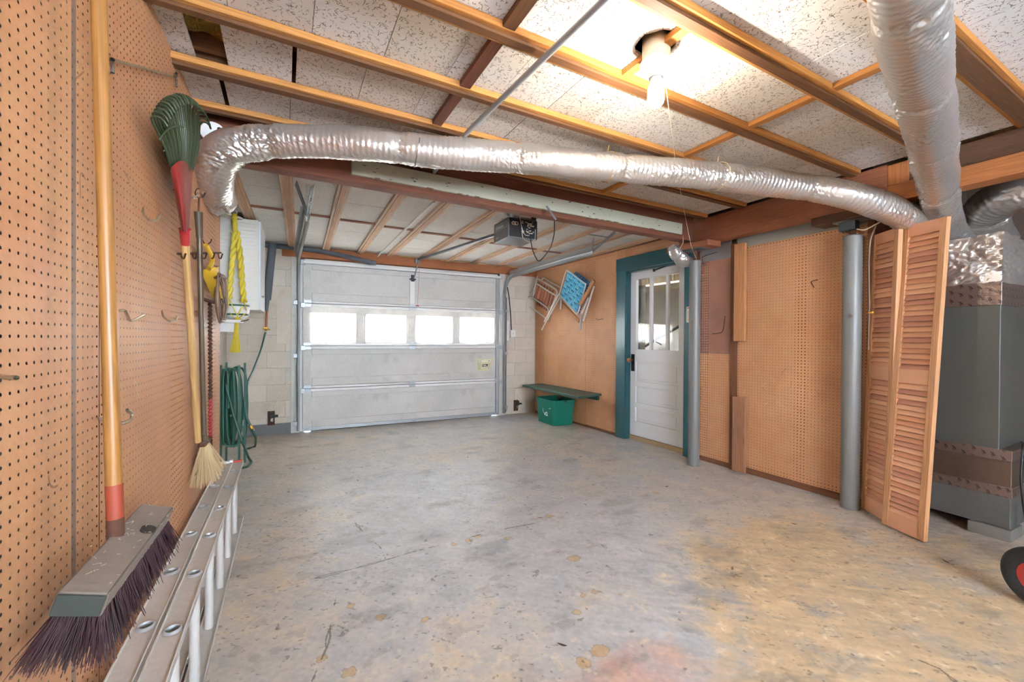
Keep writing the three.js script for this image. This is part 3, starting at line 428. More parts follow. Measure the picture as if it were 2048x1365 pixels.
{
  const YH = 2.10, ZE = -3.62, R = .28, zv = ZD + .055;
  const make = (x, sx, label, xe) => {
    const t = thing('door_track', label, 'door track', V(0, 0, 0), 'garage door tracks'); const up = [], hor = [];
    for (let i = 0; i <= 8; i++) up.push(V(x, .03 + i * (YH - R - .03) / 8, zv));
    for (let i = 1; i <= 12; i++) { const a = i / 12 * Math.PI / 2; up.push(V(x, YH - R + R * Math.sin(a), zv + R * (1 - Math.cos(a)))); }
    for (let i = 0; i <= 10; i++) hor.push(V(lerp(x, xe, i / 10), YH, lerp(zv + R, ZE, i / 10)));
    const sec = [[sx * -.018, -.022], [sx * -.018, -.028], [sx * .0, -.03], [sx * .014, -.022], [sx * .014, .018], [sx * 0, .026], [sx * -.014, .028]];
    mesh('vertical_rail', sweepYZ(up, sec), MAT.galv, t); mesh('horizontal_rail', sweepYZ(hor, sec), MAT.galv, t);
    const a = V(x + sx * .02, YH + .055, zv + .12), b = V(xe + sx * .02, YH + .055, ZE); mesh('angle_iron', [plank(a, b, .003, .07), plank(a.clone().add(V(sx * .016, .035, 0)), b.clone().add(V(sx * .016, .035, 0)), .035, .003)], MAT.galv, t);
    mesh('jamb_angle', bx2(x + sx * .03 - .003, x + sx * .03 + .003, .05, 1.8, ZD + .015, ZD + .07), MAT.galv, t); mesh('jamb_angle', bx2(x + sx * .005 - .025, x + sx * .005 + .025, .05, 2.15, ZD + .012, ZD + .016), MAT.galv, t);
    for (const y of [.12, .95, 1.6]) mesh('bracket', rbox(.05, .05, .05, .002, x + sx * .03, y, zv - .005), MAT.galv, t);
    return t;
  };
  const l = make(-.02, -1, 'galvanised garage door track on the side of the white cabinet', .05), r = make(2.785, 1, 'galvanised garage door track on the side of the folding chairs', 2.79);
  const e = V(.05, 2.13, -3.62);
  for (const p of [onY(592, 366, 2.262), onY(626, 372, 2.262)]) mesh('hanger', perfBar(p, e, .042, .003, V(.2, .3, 1)), MAT.perfd, l, 'perforated steel hanger');
  const er = V(2.81, 2.13, -3.62); for (const p of [V(2.80, 2.262, -3.6), V(2.83, 2.262, -3.28)]) mesh('hanger', perfBar(p, er, .03, .003, V(1, .2, .1)), MAT.perf, r, 'perforated steel hanger'); mesh('hanger', perfBar(V(2.66, 2.262, -3.5), V(2.95, 2.262, -3.5), .03, .003, V(0, 1, 0)), MAT.perf, r, 'perforated steel hanger');
}
{ // opener
  const o = thing('door_opener', 'grey garage door opener hanging behind the beam with loose wires', 'door opener'), x0 = 1.585, x1 = 1.872, y0 = 2.05, y1 = 2.222, z0 = -3.5, z1 = -3.2;
  mesh('body', bx2(x0, x1, y0, y1, z0, z1, .006), mat('#8d9399', .4, .5), o);
  mesh('rear_panel', bx2(x0 + .006, x1 - .006, y0 + .006, y1 - .006, z1, z1 + .003, .001), MAT.black, o, 'black rear panel');
  const t = canvasTex(512, 256, (c) => { c.fillStyle = '#6f757c'; c.fillRect(0, 0, 512, 256); c.strokeStyle = '#dfe3e6'; c.lineWidth = 4; c.strokeRect(40, 40, 430, 70); c.fillStyle = '#eef0f2'; c.font = 'bold 58px sans-serif'; c.fillText('LiftMaster', 60, 95, 390); c.font = '34px sans-serif'; c.fillText('1/2 HP', 60, 225); c.strokeStyle = '#2a2c30'; c.lineWidth = 5; for (const x of [230, 300]) { c.beginPath(); c.moveTo(x, 130); c.lineTo(x - 16, 180); c.moveTo(x, 130); c.lineTo(x + 16, 180); c.stroke(); } });
  const f = mesh('side_plate', new THREE.PlaneGeometry(.29, .165), mat('#ffffff', .4, .3, { map: t }), o, 'grey side plate with raised lettering'); f.rotation.y = -Math.PI / 2; f.position.set(x0 - .001, (y0 + y1) / 2, (z0 + z1) / 2);
  mesh('bracket', [bx2(x0 + .03, x0 + .14, y1, y1 + .03, -3.44, -3.26), bx2(x0 + .0, x0 + .05, y1, y1 + .02, -3.4, -3.34)], MAT.white, o); mesh('capacitor', rod(V(x0 + .06, y1 + .025, z1 - .03), V(x0 + .23, y1 + .02, z1 - .03), .02), MAT.chrome, o, 'silver cylinder'); mesh('socket', rbox(.05, .05, .04, .004, x1 - .03, y1 + .015, z1 - .03), MAT.black, o);
  const dots = []; for (let i = 0; i < 26; i++) dots.push(rbox(rr(.006, .022), rr(.004, .01), .008, .001, lerp(x0 + .13, x1 - .04, rnd()), lerp(y0 + .04, y1 - .02, rnd()), z1 + .006)); mesh('terminals', dots, mat('#c9bfa2', .5), o, 'pale terminal screws');
  const loops = []; for (const [cx, cy, r] of [[.045, .12, .018], [.07, .12, .018], [.05, .118, .015]]) { const p = []; for (let i = 0; i < 14; i++) p.push(V(x0 + cx + r * Math.cos(i * .48), y0 + cy + r * .8 * Math.sin(i * .48), z1 + .008 + i * .0004)); loops.push(tube(p, .0018, 40, 5)); }
  loops.push(tube([V(x0 + .1, y1 + .04, z1 + .01), V(x0 + .11, y0 + .1, z1 + .03), V(x0 + .15, y0 + .03, z1 + .02), V(x0 + .2, y0 + .03, z1 + .008)], .002, 30, 5), tube([V(x0 + .115, y0 + .11, z1 + .02), V(x0 + .13, y0 - .005, z1 + .025), V(x0 + .2, y0 - .03, z1 + .02), V(x0 + .25, y0 + .0, z1 + .02), V(x0 + .26, y0 + .09, z1 + .01)], .002, 40, 5), tube([V(x0 + .1, y1 + .04, z1), V(x0 + .16, y1 + .075, z1 + .06), V(x0 + .24, y1 + .06, z1 + .05), V(x0 + .31, y1 + .0, z1 + .04)], .002, 30, 5), tube([V(x0 - .06, y1 + .0, z1 + .02), V(x0 - .06, y1 + .06, z1 + .05), V(x0 + .1, y1 + .05, z1 + .06), V(x0 + .2, y1 + .07, z1 + .06), V(x0 + .25, y1 + .12, z1 + .3)], .002, 40, 5));
  mesh('wires', loops, MAT.cord, o, 'loose cream wires');
  const hp = onZ(1018, 428, -3.25), pb = onZ(1010, 388, -2.62); mesh('hanger', perfBar(V(x0 + .06, y1 + .03, -3.3), V(pb.x, pb.y, -2.74), .025), MAT.perf, o);
  const pl = onZ(1056, 485, -3.19), pr = [onZ(1060, 470, -3.19), onZ(1065, 500, -3.15), onZ(1078, 523, -3.1), onZ(1100, 497, -3.05), onZ(1108, 470, -3.0), onZ(1109, 440, -2.9)]; mesh('power_cord', tube(pr, .0045, 40, 7), MAT.black, o, 'black power cord');
  const rl = thing('opener_rail', 'dark steel opener rail from the header to the opener', 'rail'), A = V(1.446, 2.262, ZD + .05), B = V(1.68, 2.165, -3.5); mesh('rail', plank(A, B, .03, .025), mat('#5d646c', .4, .6), rl); mesh('header_bracket', [rbox(.06, .05, .05, .004, A.x, A.y - .01, A.z), rbox(.03, .05, .03, .003, A.x - .03, A.y - .03, A.z + .03)], MAT.steel, rl); mesh('door_arm', tube([V(1.45, 2.23, ZD + .09), V(1.40, 2.0, ZD + .03)], .008), MAT.steel, rl);
  const st = thing('loose_strap', 'short perforated strap dangling from the pale green board', 'strap'); mesh('bar', perfBar(onZ(1093, 412, -2.59), onZ(1112, 440, -2.56), .022, .003, V(.3, .2, 1)), MAT.perf, st);
}

// ================================================================ LAMP
{
  const p = skew(1.253, 0, -1.155), l = thing('ceiling_lamp', 'porcelain lampholder with a bare glowing bulb on the ceiling', 'lamp', V(p.x, 0, p.z));
  mesh('junction_box', lathe([[0, 2.345], [.052, 2.345], [.052, 2.246], [.045, 2.244]], 28), paint('#c9bda8', .6), l, 'stained metal junction box');
  mesh('lampholder', lathe([[.03, 2.25], [.058, 2.246], [.063, 2.236], [.06, 2.226], [.045, 2.214], [.031, 2.206], [.028, 2.195], [.028, 2.186], [.02, 2.185]], 32), mat('#e6e2da', .3, 0, { clearcoat: .5 }), l, 'white porcelain lampholder');
  mesh('bulb_base', lathe([[.02, 2.19], [.022, 2.178], [.026, 2.165], [.026, 2.156]], 24), MAT.white, l);
  mesh('bulb', lathe([[.026, 2.158], [.031, 2.145], [.032, 2.10], [.029, 2.088], [.02, 2.078], [0, 2.073]], 24), new THREE.MeshStandardMaterial({ color: '#ffffff', emissive: new THREE.Color().setRGB(1, .93, .8), emissiveIntensity: 5 }), l, 'glowing bulb');
  const pt = new THREE.PointLight(BULB_COLOR, BULB_CD, 0, 2); pt.position.set(0, 2.118, 0); pt.castShadow = true; pt.shadow.radius = 1.4; l.add(pt);
  const cd = thing('pull_string', 'long pull string from the bulb to the post by the door', 'string'); mesh('string', tube([V(p.x + .045, 2.21, p.z), onZ(1352, 330, -1.75), onZ(1368, 420, -2.2), onZ(1382, 490, -2.55), V(3.26, 1.93, -2.67)], .0016, 40, 5), MAT.cord, cd);
}
{ // thin conduits and the pipe on the joists
  const a = onY(1225, -15, 2.25), b = onY(868, 342, 2.10), m = onY(938, 262, 2.24); tag(mesh('conduit', tube([a, m, V(m.x - .004, 2.245, -2.62)], .0125, 24, 10), MAT.galv), 'grey metal conduit running under the orange joists', 'conduit');
  const c0 = onZ(755, 530, -5.7), c1 = onY(868, 402, 2.255); tag(mesh('white_conduit', tube([V(c0.x, 2.25, -5.69), V(c1.x, 2.25, c1.z)], .011, 8, 10), MAT.white), 'white painted conduit under the pale far ceiling', 'conduit');
  const f = thing('insulated_pipe', 'grey foam insulated pipe along the top of the garage wall', 'pipe'); mesh('lagging', tube([V(-.55, 2.262, -5.7), V(.2, 2.25, -5.7), onZ(752, 527, -5.69)], .028, 24, 14), MAT.foam, f); 
  const v0 = onZ(545, 492, -5.66), v1 = onZ(534, 600, -5.70), v2 = onZ(528, 640, -5.71), d = thing('water_pipe', 'grey lagged water pipe down to a copper tap', 'pipe'); mesh('lagging', tube([V(v0.x, 2.24, -5.66), v0, v1], .042, 20, 16), MAT.foam, d); mesh('lagging', tube([v1, onZ(531, 622, -5.71)], .027, 4, 14), MAT.foam, d); mesh('copper', tube([onZ(534, 618, -5.71), onZ(532, 662, -5.71)], .011), MAT.copper, d); mesh('tap', [rbox(.05, .03, .04, .006, onZ(531, 657, -5.7).x, onZ(531, 657, -5.7).y, -5.7), rod(onZ(540, 660, -5.69), onZ(528, 658, -5.66), .008)], MAT.brass, d);
}

// ================================================================ FLEXIBLE DUCTS
function flexDuct(pts, rad, o = {}) {
  const crv = new THREE.CatmullRomCurve3(pts, false, 'catmullrom', .5), L = crv.getLength(), S = Math.round(L / (o.step ?? .0045)), R = o.radial ?? 72, fr = crv.computeFrenetFrames(S, false), P = [], UV = [], I = [], seed = o.seed ?? 1;
  for (let i = 0; i <= S; i++) {
    const t = i / S, c = crv.getPointAt(t), s = t * L, amp = (o.amp ?? 1) * (o.ends ? 1 + 1.3 * sstep(.16, .06, t) + .9 * sstep(.82, .92, t) : 1), r0 = typeof rad === 'function' ? rad(t) : rad;
    for (let k = 0; k <= R; k++) {
      const a = (k % R) / R * Math.PI * 2, ca = Math.cos(a), sa = Math.sin(a);
      let d = .0008 * Math.sin(s / .0042 + a) + .006 * amp * perlin.noise(s * 5 + seed, ca * 1.1, sa * 1.1 + seed);
      const q = perlin.noise(s * 34 + ca * 2, ca * 5 + seed * 3, sa * 5), q2 = perlin.noise(s * 70 + sa * 3, ca * 11, sa * 11 + seed);
      const crease = Math.max(0, perlin.noise(s * 3.1 + seed * 7, ca * 1.2 + 5, sa * 1.2)), band = Math.exp(-((((s + seed * .13) % .62) - .31) ** 2) / .0006);
      const rid = (n, e) => Math.pow(1 - Math.min(1, Math.abs(n) * 1.6), e), q3 = perlin.noise(s * 110 + a * 1.4, ca * 4, sa * 4 + seed), w = .25 + 2.6 * crease;
      d += .0042 * amp * rid(q, 5) * w + .002 * amp * rid(q2, 4) * w + .0012 * rid(q3, 3) - .004 * amp * w * Math.abs(perlin.noise(s * 16 + 3, ca * 3, sa * 3 + seed)) - band * (.005 + .012 * Math.abs(q)) * amp;
      const r = Math.max(.01, r0 + d), n = fr.normals[i], b = fr.binormals[i];
      P.push(c.x + r * (ca * n.x + sa * b.x), c.y + r * (ca * n.y + sa * b.y), c.z + r * (ca * n.z + sa * b.z)); UV.push(s, k / R * r0 * 6.28);
      if (i && k) { const A = i * (R + 1) + k, B = A - R - 1; I.push(B - 1, A - 1, A, B - 1, A, B); }
    }
  }
  const g = new THREE.BufferGeometry(); g.setAttribute('position', new THREE.Float32BufferAttribute(P, 3)); g.setAttribute('uv', new THREE.Float32BufferAttribute(UV, 2)); g.setIndex(I); g.computeVertexNormals();
  const N = g.attributes.normal; for (let i = 0; i <= S; i++) { const A = i * (R + 1), B = A + R, v = V(N.getX(A) + N.getX(B), N.getY(A) + N.getY(B), N.getZ(A) + N.getZ(B)).normalize(); N.setXYZ(A, v.x, v.y, v.z); N.setXYZ(B, v.x, v.y, v.z); }
  return g;
}
function crumpleDisc(c, n, r, seed, depth = .02) {
  const g = new THREE.SphereGeometry(r, 40, 24), p = g.attributes.position; for (let i = 0; i < p.count; i++) { const v = V(p.getX(i), p.getY(i), p.getZ(i)), k = 1 - .35 * Math.abs(perlin.noise(v.x * 26 + seed, v.y * 26, v.z * 26)) - .18 * Math.abs(perlin.noise(v.x * 60, v.y * 60 + seed, v.z * 60)); p.setXYZ(i, v.x * k, v.y * k * depth / r, v.z * k); }
  g.computeVertexNormals(); return g.applyMatrix4(new THREE.Matrix4().makeRotationFromQuaternion(new THREE.Quaternion().setFromUnitVectors(V(0, 1, 0), n.clone().normalize())).setPosition(c));
}
{
  const d = thing('flexible_duct', 'long foil wrapped flexible duct slung across under the joists', 'duct');
  const pts = [[437, 398, 2.36], [426, 366, 2.2], [430, 325, 2.08], [458, 297, 2.04], [510, 286, 2.05], [600, 283, 2.08], [741, 290, 2.13], [900, 307, 2.22], [1000, 314, 2.28], [1200, 333, 2.38], [1412, 351, 2.5], [1600, 374, 2.6], [1690, 389, 2.55], [1755, 409, 2.55], [1800, 429, 2.62], [1850, 456, 2.78], [1905, 486, 3.0]].map((a) => along(...a));
  mesh('sleeve', flexDuct(pts, (t) => .079 + .012 * sstep(.12, .03, t) + .008 * sstep(.8, .95, t), { seed: 2, ends: true }), MAT.foil, d);
  mesh('end_collar', crumpleDisc(pts[0].clone(), pts[0].clone().sub(pts[1]), .088, 4, .03), MAT.crumple, d, 'crumpled bright foil end');
  const hang = (px, py, pt) => { const p = along(px, py, pt), ring = []; for (let i = 0; i <= 16; i++) { const a = i / 16 * 6.283; ring.push(V(p.x + .006 * Math.sin(a * 2), p.y + .083 * Math.sin(a), p.z + .083 * Math.cos(a))); } return [tube(ring, .0028, 40, 5), tube([p.clone().add(V(0, .083, 0)), V(p.x + .01, 2.29, p.z)], .0028)]; };
  mesh('hanger_wire', hang(830, 300, 2.18), MAT.steel, d); mesh('hanger_wire', hang(1215, 334, 2.39), mat('#b98b45', .6), d, 'tan tie wire'); mesh('hanger_wire', hang(1435, 353, 2.52), mat('#d8c39a', .6), d, 'tan tie wire');
  const c = thing('flexible_duct', 'foil flexible duct dropping from the near ceiling down to the furnace plenum', 'duct');
  mesh('sleeve', flexDuct([[1812, -160, .98], [1818, -40, 1.12], [1822, 50, 1.27], [1835, 120, 1.42], [1850, 200, 1.66], [1865, 290, 2.0], [1876, 370, 2.38], [1886, 430, 2.66], [1905, 470, 2.86], [1935, 490, 3.0]].map((a) => along(...a)), .086, { seed: 5, amp: 1.1 }), mat('#e4e2de', .32, .85, { bumpMap: grainTex, bumpScale: .0015 }), c);
  const e = thing('flexible_duct', 'foil flexible duct bending into the furnace plenum from the side', 'duct'); mesh('sleeve', flexDuct([[2180, 330, 2.35], [2080, 366, 2.5], [2015, 392, 2.62], [1975, 418, 2.75], [1972, 450, 2.85], [1990, 485, 2.95]].map((a) => along(...a)), .115, { seed: 8 }), mat('#cfcac4', .34, .85), e);
}
{ // round white cover on the beam, foil scraps near the post
  const p = onZ(425, 264, -2.6), c = thing('round_cover', 'white round electrical cover plate beside the duct bend', 'cover plate', V(p.x, p.y, -2.608)); mesh('plate', lathe([[0, .006], [.05, .006], [.055, .002], [.055, 0]], 28).rotateX(Math.PI / 2), MAT.white, c); mesh('knockout', lathe([[0, .0075], [.009, .0075], [.009, .004]], 12).rotateX(Math.PI / 2).translate(.028, .022, 0), MAT.black, c);
  const f = thing('foil_scrap', 'crumpled bit of foil duct hanging beside the jack post', 'foil scrap'), a = onZ(1356, 507, -2.78), n = V(-.55, .35, .75); mesh('sheet', flexDuct([onZ(1344, 492, -2.80), onZ(1352, 508, -2.78), onZ(1368, 521, -2.77), onZ(1386, 526, -2.75)], (t) => .02 + .045 * Math.sin(Math.PI * Math.min(1, t * .8 + .12)), { seed: 11, amp: 1.6, radial: 40 }), MAT.crumple, f); mesh('torn_end', tube([onZ(1374, 518, -2.77), onZ(1388, 524, -2.75), onZ(1397, 530, -2.74)], .012, 14, 8), mat('#b38d55', .8), f, 'brown torn end'); mesh('wire', tube([onZ(1366, 472, -2.7), onZ(1366, 486, -2.74), onZ(1360, 497, -2.78)], .002, 12, 5), MAT.cord, f);
}

// ================================================================ LOUVRED FOLDING DOOR
{
  const tones = ['#d09c78', '#c68e6b', '#daa884', '#b58067', '#cb9672', '#bf8a70'].map((c) => mat(c, .6, 0, { bumpMap: woodTex, bumpScale: .0004 })), frame = wood('#dca677', .55);
  const d = thing('folding_door', 'pair of cedar louvred bifold panels folded out before the furnace', 'folding door');
  const B = [onY(1728, 1016, .012), onY(1771, 1044, .012), onY(1848, 1089, .012)], T = [[1746, 472], [1809, 452], [1897, 436]].map(([x, y]) => onY(x, y, 1.905));
  for (const k of [0, 1]) {
    const b0 = B[k], b1 = B[k + 1], t0 = T[k], t1 = T[k + 1], X = b1.clone().sub(b0).add(t1.clone().sub(t0)).normalize(), up = t0.clone().add(t1).sub(b0).sub(b1); const h = up.length() / 2; up.addScaledVector(X, -up.dot(X)).normalize(); const Zv = X.clone().cross(up);
    const w = (b0.distanceTo(b1) + t0.distanceTo(t1)) / 2, c = b0.clone().add(b1).add(t0).add(t1).multiplyScalar(.25), g = new THREE.Group(); g.name = 'leaf'; d.add(g); g.applyMatrix4(new THREE.Matrix4().makeBasis(X, up, Zv).setPosition(c));
    const sw = .038, th = .028, H = h / 2;
    for (const s of [-1, 1]) mesh('stile', rbox(sw, h, th, .003, s * (w / 2 - sw / 2), 0, 0), frame, g);
    mesh('rail', rbox(w - 2 * sw, .075, th - .004, .002, 0, H - .0375, 0), tones[1], g); mesh('rail', rbox(w - 2 * sw, .1, th - .004, .002, 0, -H + .05, 0), tones[0], g); const my = -H + .95; mesh('rail', rbox(w - 2 * sw, .09, th - .004, .002, 0, my, 0), tones[0], g);
    const slat = rbox(w - 2 * sw + .004, .044, .0065, .002);
    for (const [y0, y1] of [[-H + .1, my - .045], [my + .045, H - .075]]) { const n = Math.round((y1 - y0) / .0325); for (let i = 0; i < n; i++) { const m = mesh('slat', slat, pick(tones), g); m.position.set(0, y0 + (i + .5) * (y1 - y0) / n, 0); m.rotation.x = -.46; } }
  }
  mesh('knob', lathe([[.006, 0], [.006, .012], [.012, .02], [.009, .028], [0, .03]], 14).rotateX(Math.PI / 2).applyMatrix4(new THREE.Matrix4().setPosition(onY(1737, 626, 1.36))), MAT.brass, d);
}

// ================================================================ FURNACE
{
  const f = thing('furnace', 'tall grey furnace cabinet with foil tape standing on blocks in the alcove', 'furnace'), x0 = 3.72, x1 = 4.45, zc = -.895, zb = -1.36;
  const tapeT = canvasTex(512, 256, (c) => { c.fillStyle = '#8d7c74'; c.fillRect(0, 0, 512, 256); c.fillStyle = '#2f2624'; c.font = 'bold 20px sans-serif'; for (let i = -2; i < 8; i++) for (let j = 0; j < 4; j++) { c.save(); c.translate(i * 84 + j * 26, 20 + j * 66); c.rotate(.55); c.fillRect(0, 0, 34, 5); c.fillRect(4, 9, 40, 4); c.fillRect(-6, 18, 26, 3); c.restore(); } }); rep(tapeT, 3, 6);
  const tape = mat('#ffffff', .35, .75, { map: tapeT, bumpMap: grainTex, bumpScale: .002 }), cab = mat('#50504a', .45, .1), brown = mat('#86776c', .32, .8, { map: blotchTex });  // cabinet grey darkened to carry the shade of the folding door
  mesh('cabinet', bx2(x0, x1, .52, 1.40, zb, zc, .006), cab, f); for (const y of [1.18, .95, .7]) mesh('screw', rod(V(x0 + .04, y, zc - .004), V(x0 + .04, y, zc + .003), .004), MAT.chrome, f);
  mesh('tape_band', bx2(x0 - .004, x1, 1.395, 1.535, zb, zc + .004, .004), tape, f, 'brown printed foil tape'); 
  const pl = new THREE.BoxGeometry(.74, .30, .53, 90, 44, 70); { const p = pl.attributes.position; for (let i = 0; i < p.count; i++) { const v = V(p.getX(i), p.getY(i), p.getZ(i)), n = v.clone().normalize(), k = .025 * perlin.noise(v.x * 9, v.y * 9, v.z * 9 + 4) - .022 * Math.abs(perlin.noise(v.x * 22, v.y * 30, v.z * 22)) - .012 * Math.abs(perlin.noise(v.x * 50, v.y * 60, v.z * 50)); p.setXYZ(i, v.x + n.x * k, v.y + n.y * k, v.z + n.z * k); } pl.computeVertexNormals(); }
  mesh('plenum', pl.translate(4.08, 1.68, -1.15), MAT.foil, f, 'crinkled foil wrapped plenum'); mesh('plenum_sleeve', bx2(x0 - .002, x1, 1.535, 1.60, zb, zc + .002, .004), MAT.crumple, f);
  mesh('return_box', bx2(x0, x1, .295, .52, zb - .05, -.845, .004), brown, f, 'brown metal return box'); mesh('tape_band', [bx2(x0 - .004, x1, .47, .535, zb - .05, -.842, .004), bx2(x0 - .005, x1, .255, .315, zb - .05, -.84, .004)], tape, f, 'brown printed foil tape'); mesh('base_box', bx2(x0, x1, .07, .28, zb - .05, -.848, .004), mat('#6a6c6a', .5, .4, { map: blotchTex }), f, 'galvanised base box');
  mesh('drain_tube', tube([V(x0 + .3, .55, zc + .02), V(x0 + .12, .56, -.83), V(x0 + .05, .35, -.82), V(x0 + .08, .05, -.8)], .006, 20, 6), MAT.black, f);
  const b = tag(mesh('concrete_block', bx2(3.70, 3.9, 0, .068, -1.02, -.84, .004), mat('#726e66', .9)), 'flat concrete block under the front corner of the furnace', 'block'); const b2 = tag(mesh('concrete_block', bx2(4.2, 4.4, 0, .068, -1.4, -.9, .004), MAT.mortar), 'flat concrete block under the back of the furnace', 'block');
}
{ // hand truck wheel at the edge of the picture
  const c = onY(2047, 1232, 0), h = thing('hand_truck', 'hand truck with a black tyre and red wheel hub', 'hand truck', V(c.x + .125, 0, c.z + .02)); h.rotation.y = -.35;
  const tyre = new THREE.TorusGeometry(.098, .034, 16, 40).rotateY(Math.PI / 2), hub = rod(V(-.02, 0, 0), V(.02, 0, 0), .068, .068, 32), cap = rod(V(-.035, 0, 0), V(.03, 0, 0), .02);
  for (const x of [0, .38]) { const t = mesh('tyre', tyre.clone().translate(x, .132, 0), mat('#232324', .8, 0, { bumpMap: grainTex, bumpScale: .002 }), h, 'black rubber tyre'); mesh('hub', hub.clone().translate(x, .132, 0), mat('#a83430', .45), t, 'red wheel hub'); mesh('cap', cap.clone().translate(x, .132, 0), MAT.black, t); }
  mesh('axle', rod(V(.03, .132, 0), V(.36, .132, 0), .009), MAT.steel, h); mesh('frame', [tube([V(.08, .1, .03), V(.1, .6, .2), V(.11, 1.1, .36), V(.19, 1.16, .38), V(.27, 1.1, .36), V(.29, .6, .2), V(.3, .1, .03)], .013, 60, 8), rod(V(.1, .5, .165), V(.29, .5, .165), .01)], mat('#a83430', .4), h); mesh('toe_plate', rbox(.34, .006, .2, .002, .19, .02, .16), MAT.steel, h);
}

// ================================================================ RIGHT WALL: planks, hooks, bench, bin, chairs
{
  const zA = onRW(1470, 600, .03).z, zB = onRW(1491, 600, .03).z; tag(rwBox(undefined, 'wood_plank', zA, zB, onRW(1480, 683, .03).y, 2.03, .014, .05, MAT.plank, .003), 'short light brown plank fixed upright below the girder', 'plank');
  tag(rwBox(undefined, 'wood_plank', onRW(1466, 870, .03).z, onRW(1491, 870, .03).z, .01, onRW(1480, 795, .03).y, .014, .045, MAT.plankold, .003), 'weathered plank standing on the floor against the pegboard', 'plank');
  const hook = (px, py, s, label, pts) => { const c = onRW(px, py), h = thing('peg_hook', label, 'hook'); mesh('wire', tube(pts.map(([a, b, o]) => rwp(c.z + a * s, c.y + b * s, o)), .0035, 24, 6), MAT.rust, h); };
  hook(1205, 640, 1, 'forked wire hook on the pegboard next to the door casing', [[-.09, .02, .03], [-.03, .0, .04], [.05, .01, .03]]); hook(1628, 565, 1, 'small dark wire hook high on the wide pegboard panel', [[0, -.04, .0], [.0, .0, .04], [.05, .01, .05]]); hook(1452, 655, 1, 'angled wire bracket on the dark upper pegboard', [[-.12, -.06, .02], [-.0, -.04, .05], [.01, .1, .03]]); hook(1412, 528, 1, 'bent wire on the dark pegboard behind the post', [[-.02, .0, .01], [.0, .06, .05], [.15, .08, .05]]);
  hook(1103, 640, 1.3, 'double wire hook below the slatted chair', [[-.06, .06, .02], [-.03, -.01, .05], [.03, -.02, .06], [.05, .08, .04]]);
}
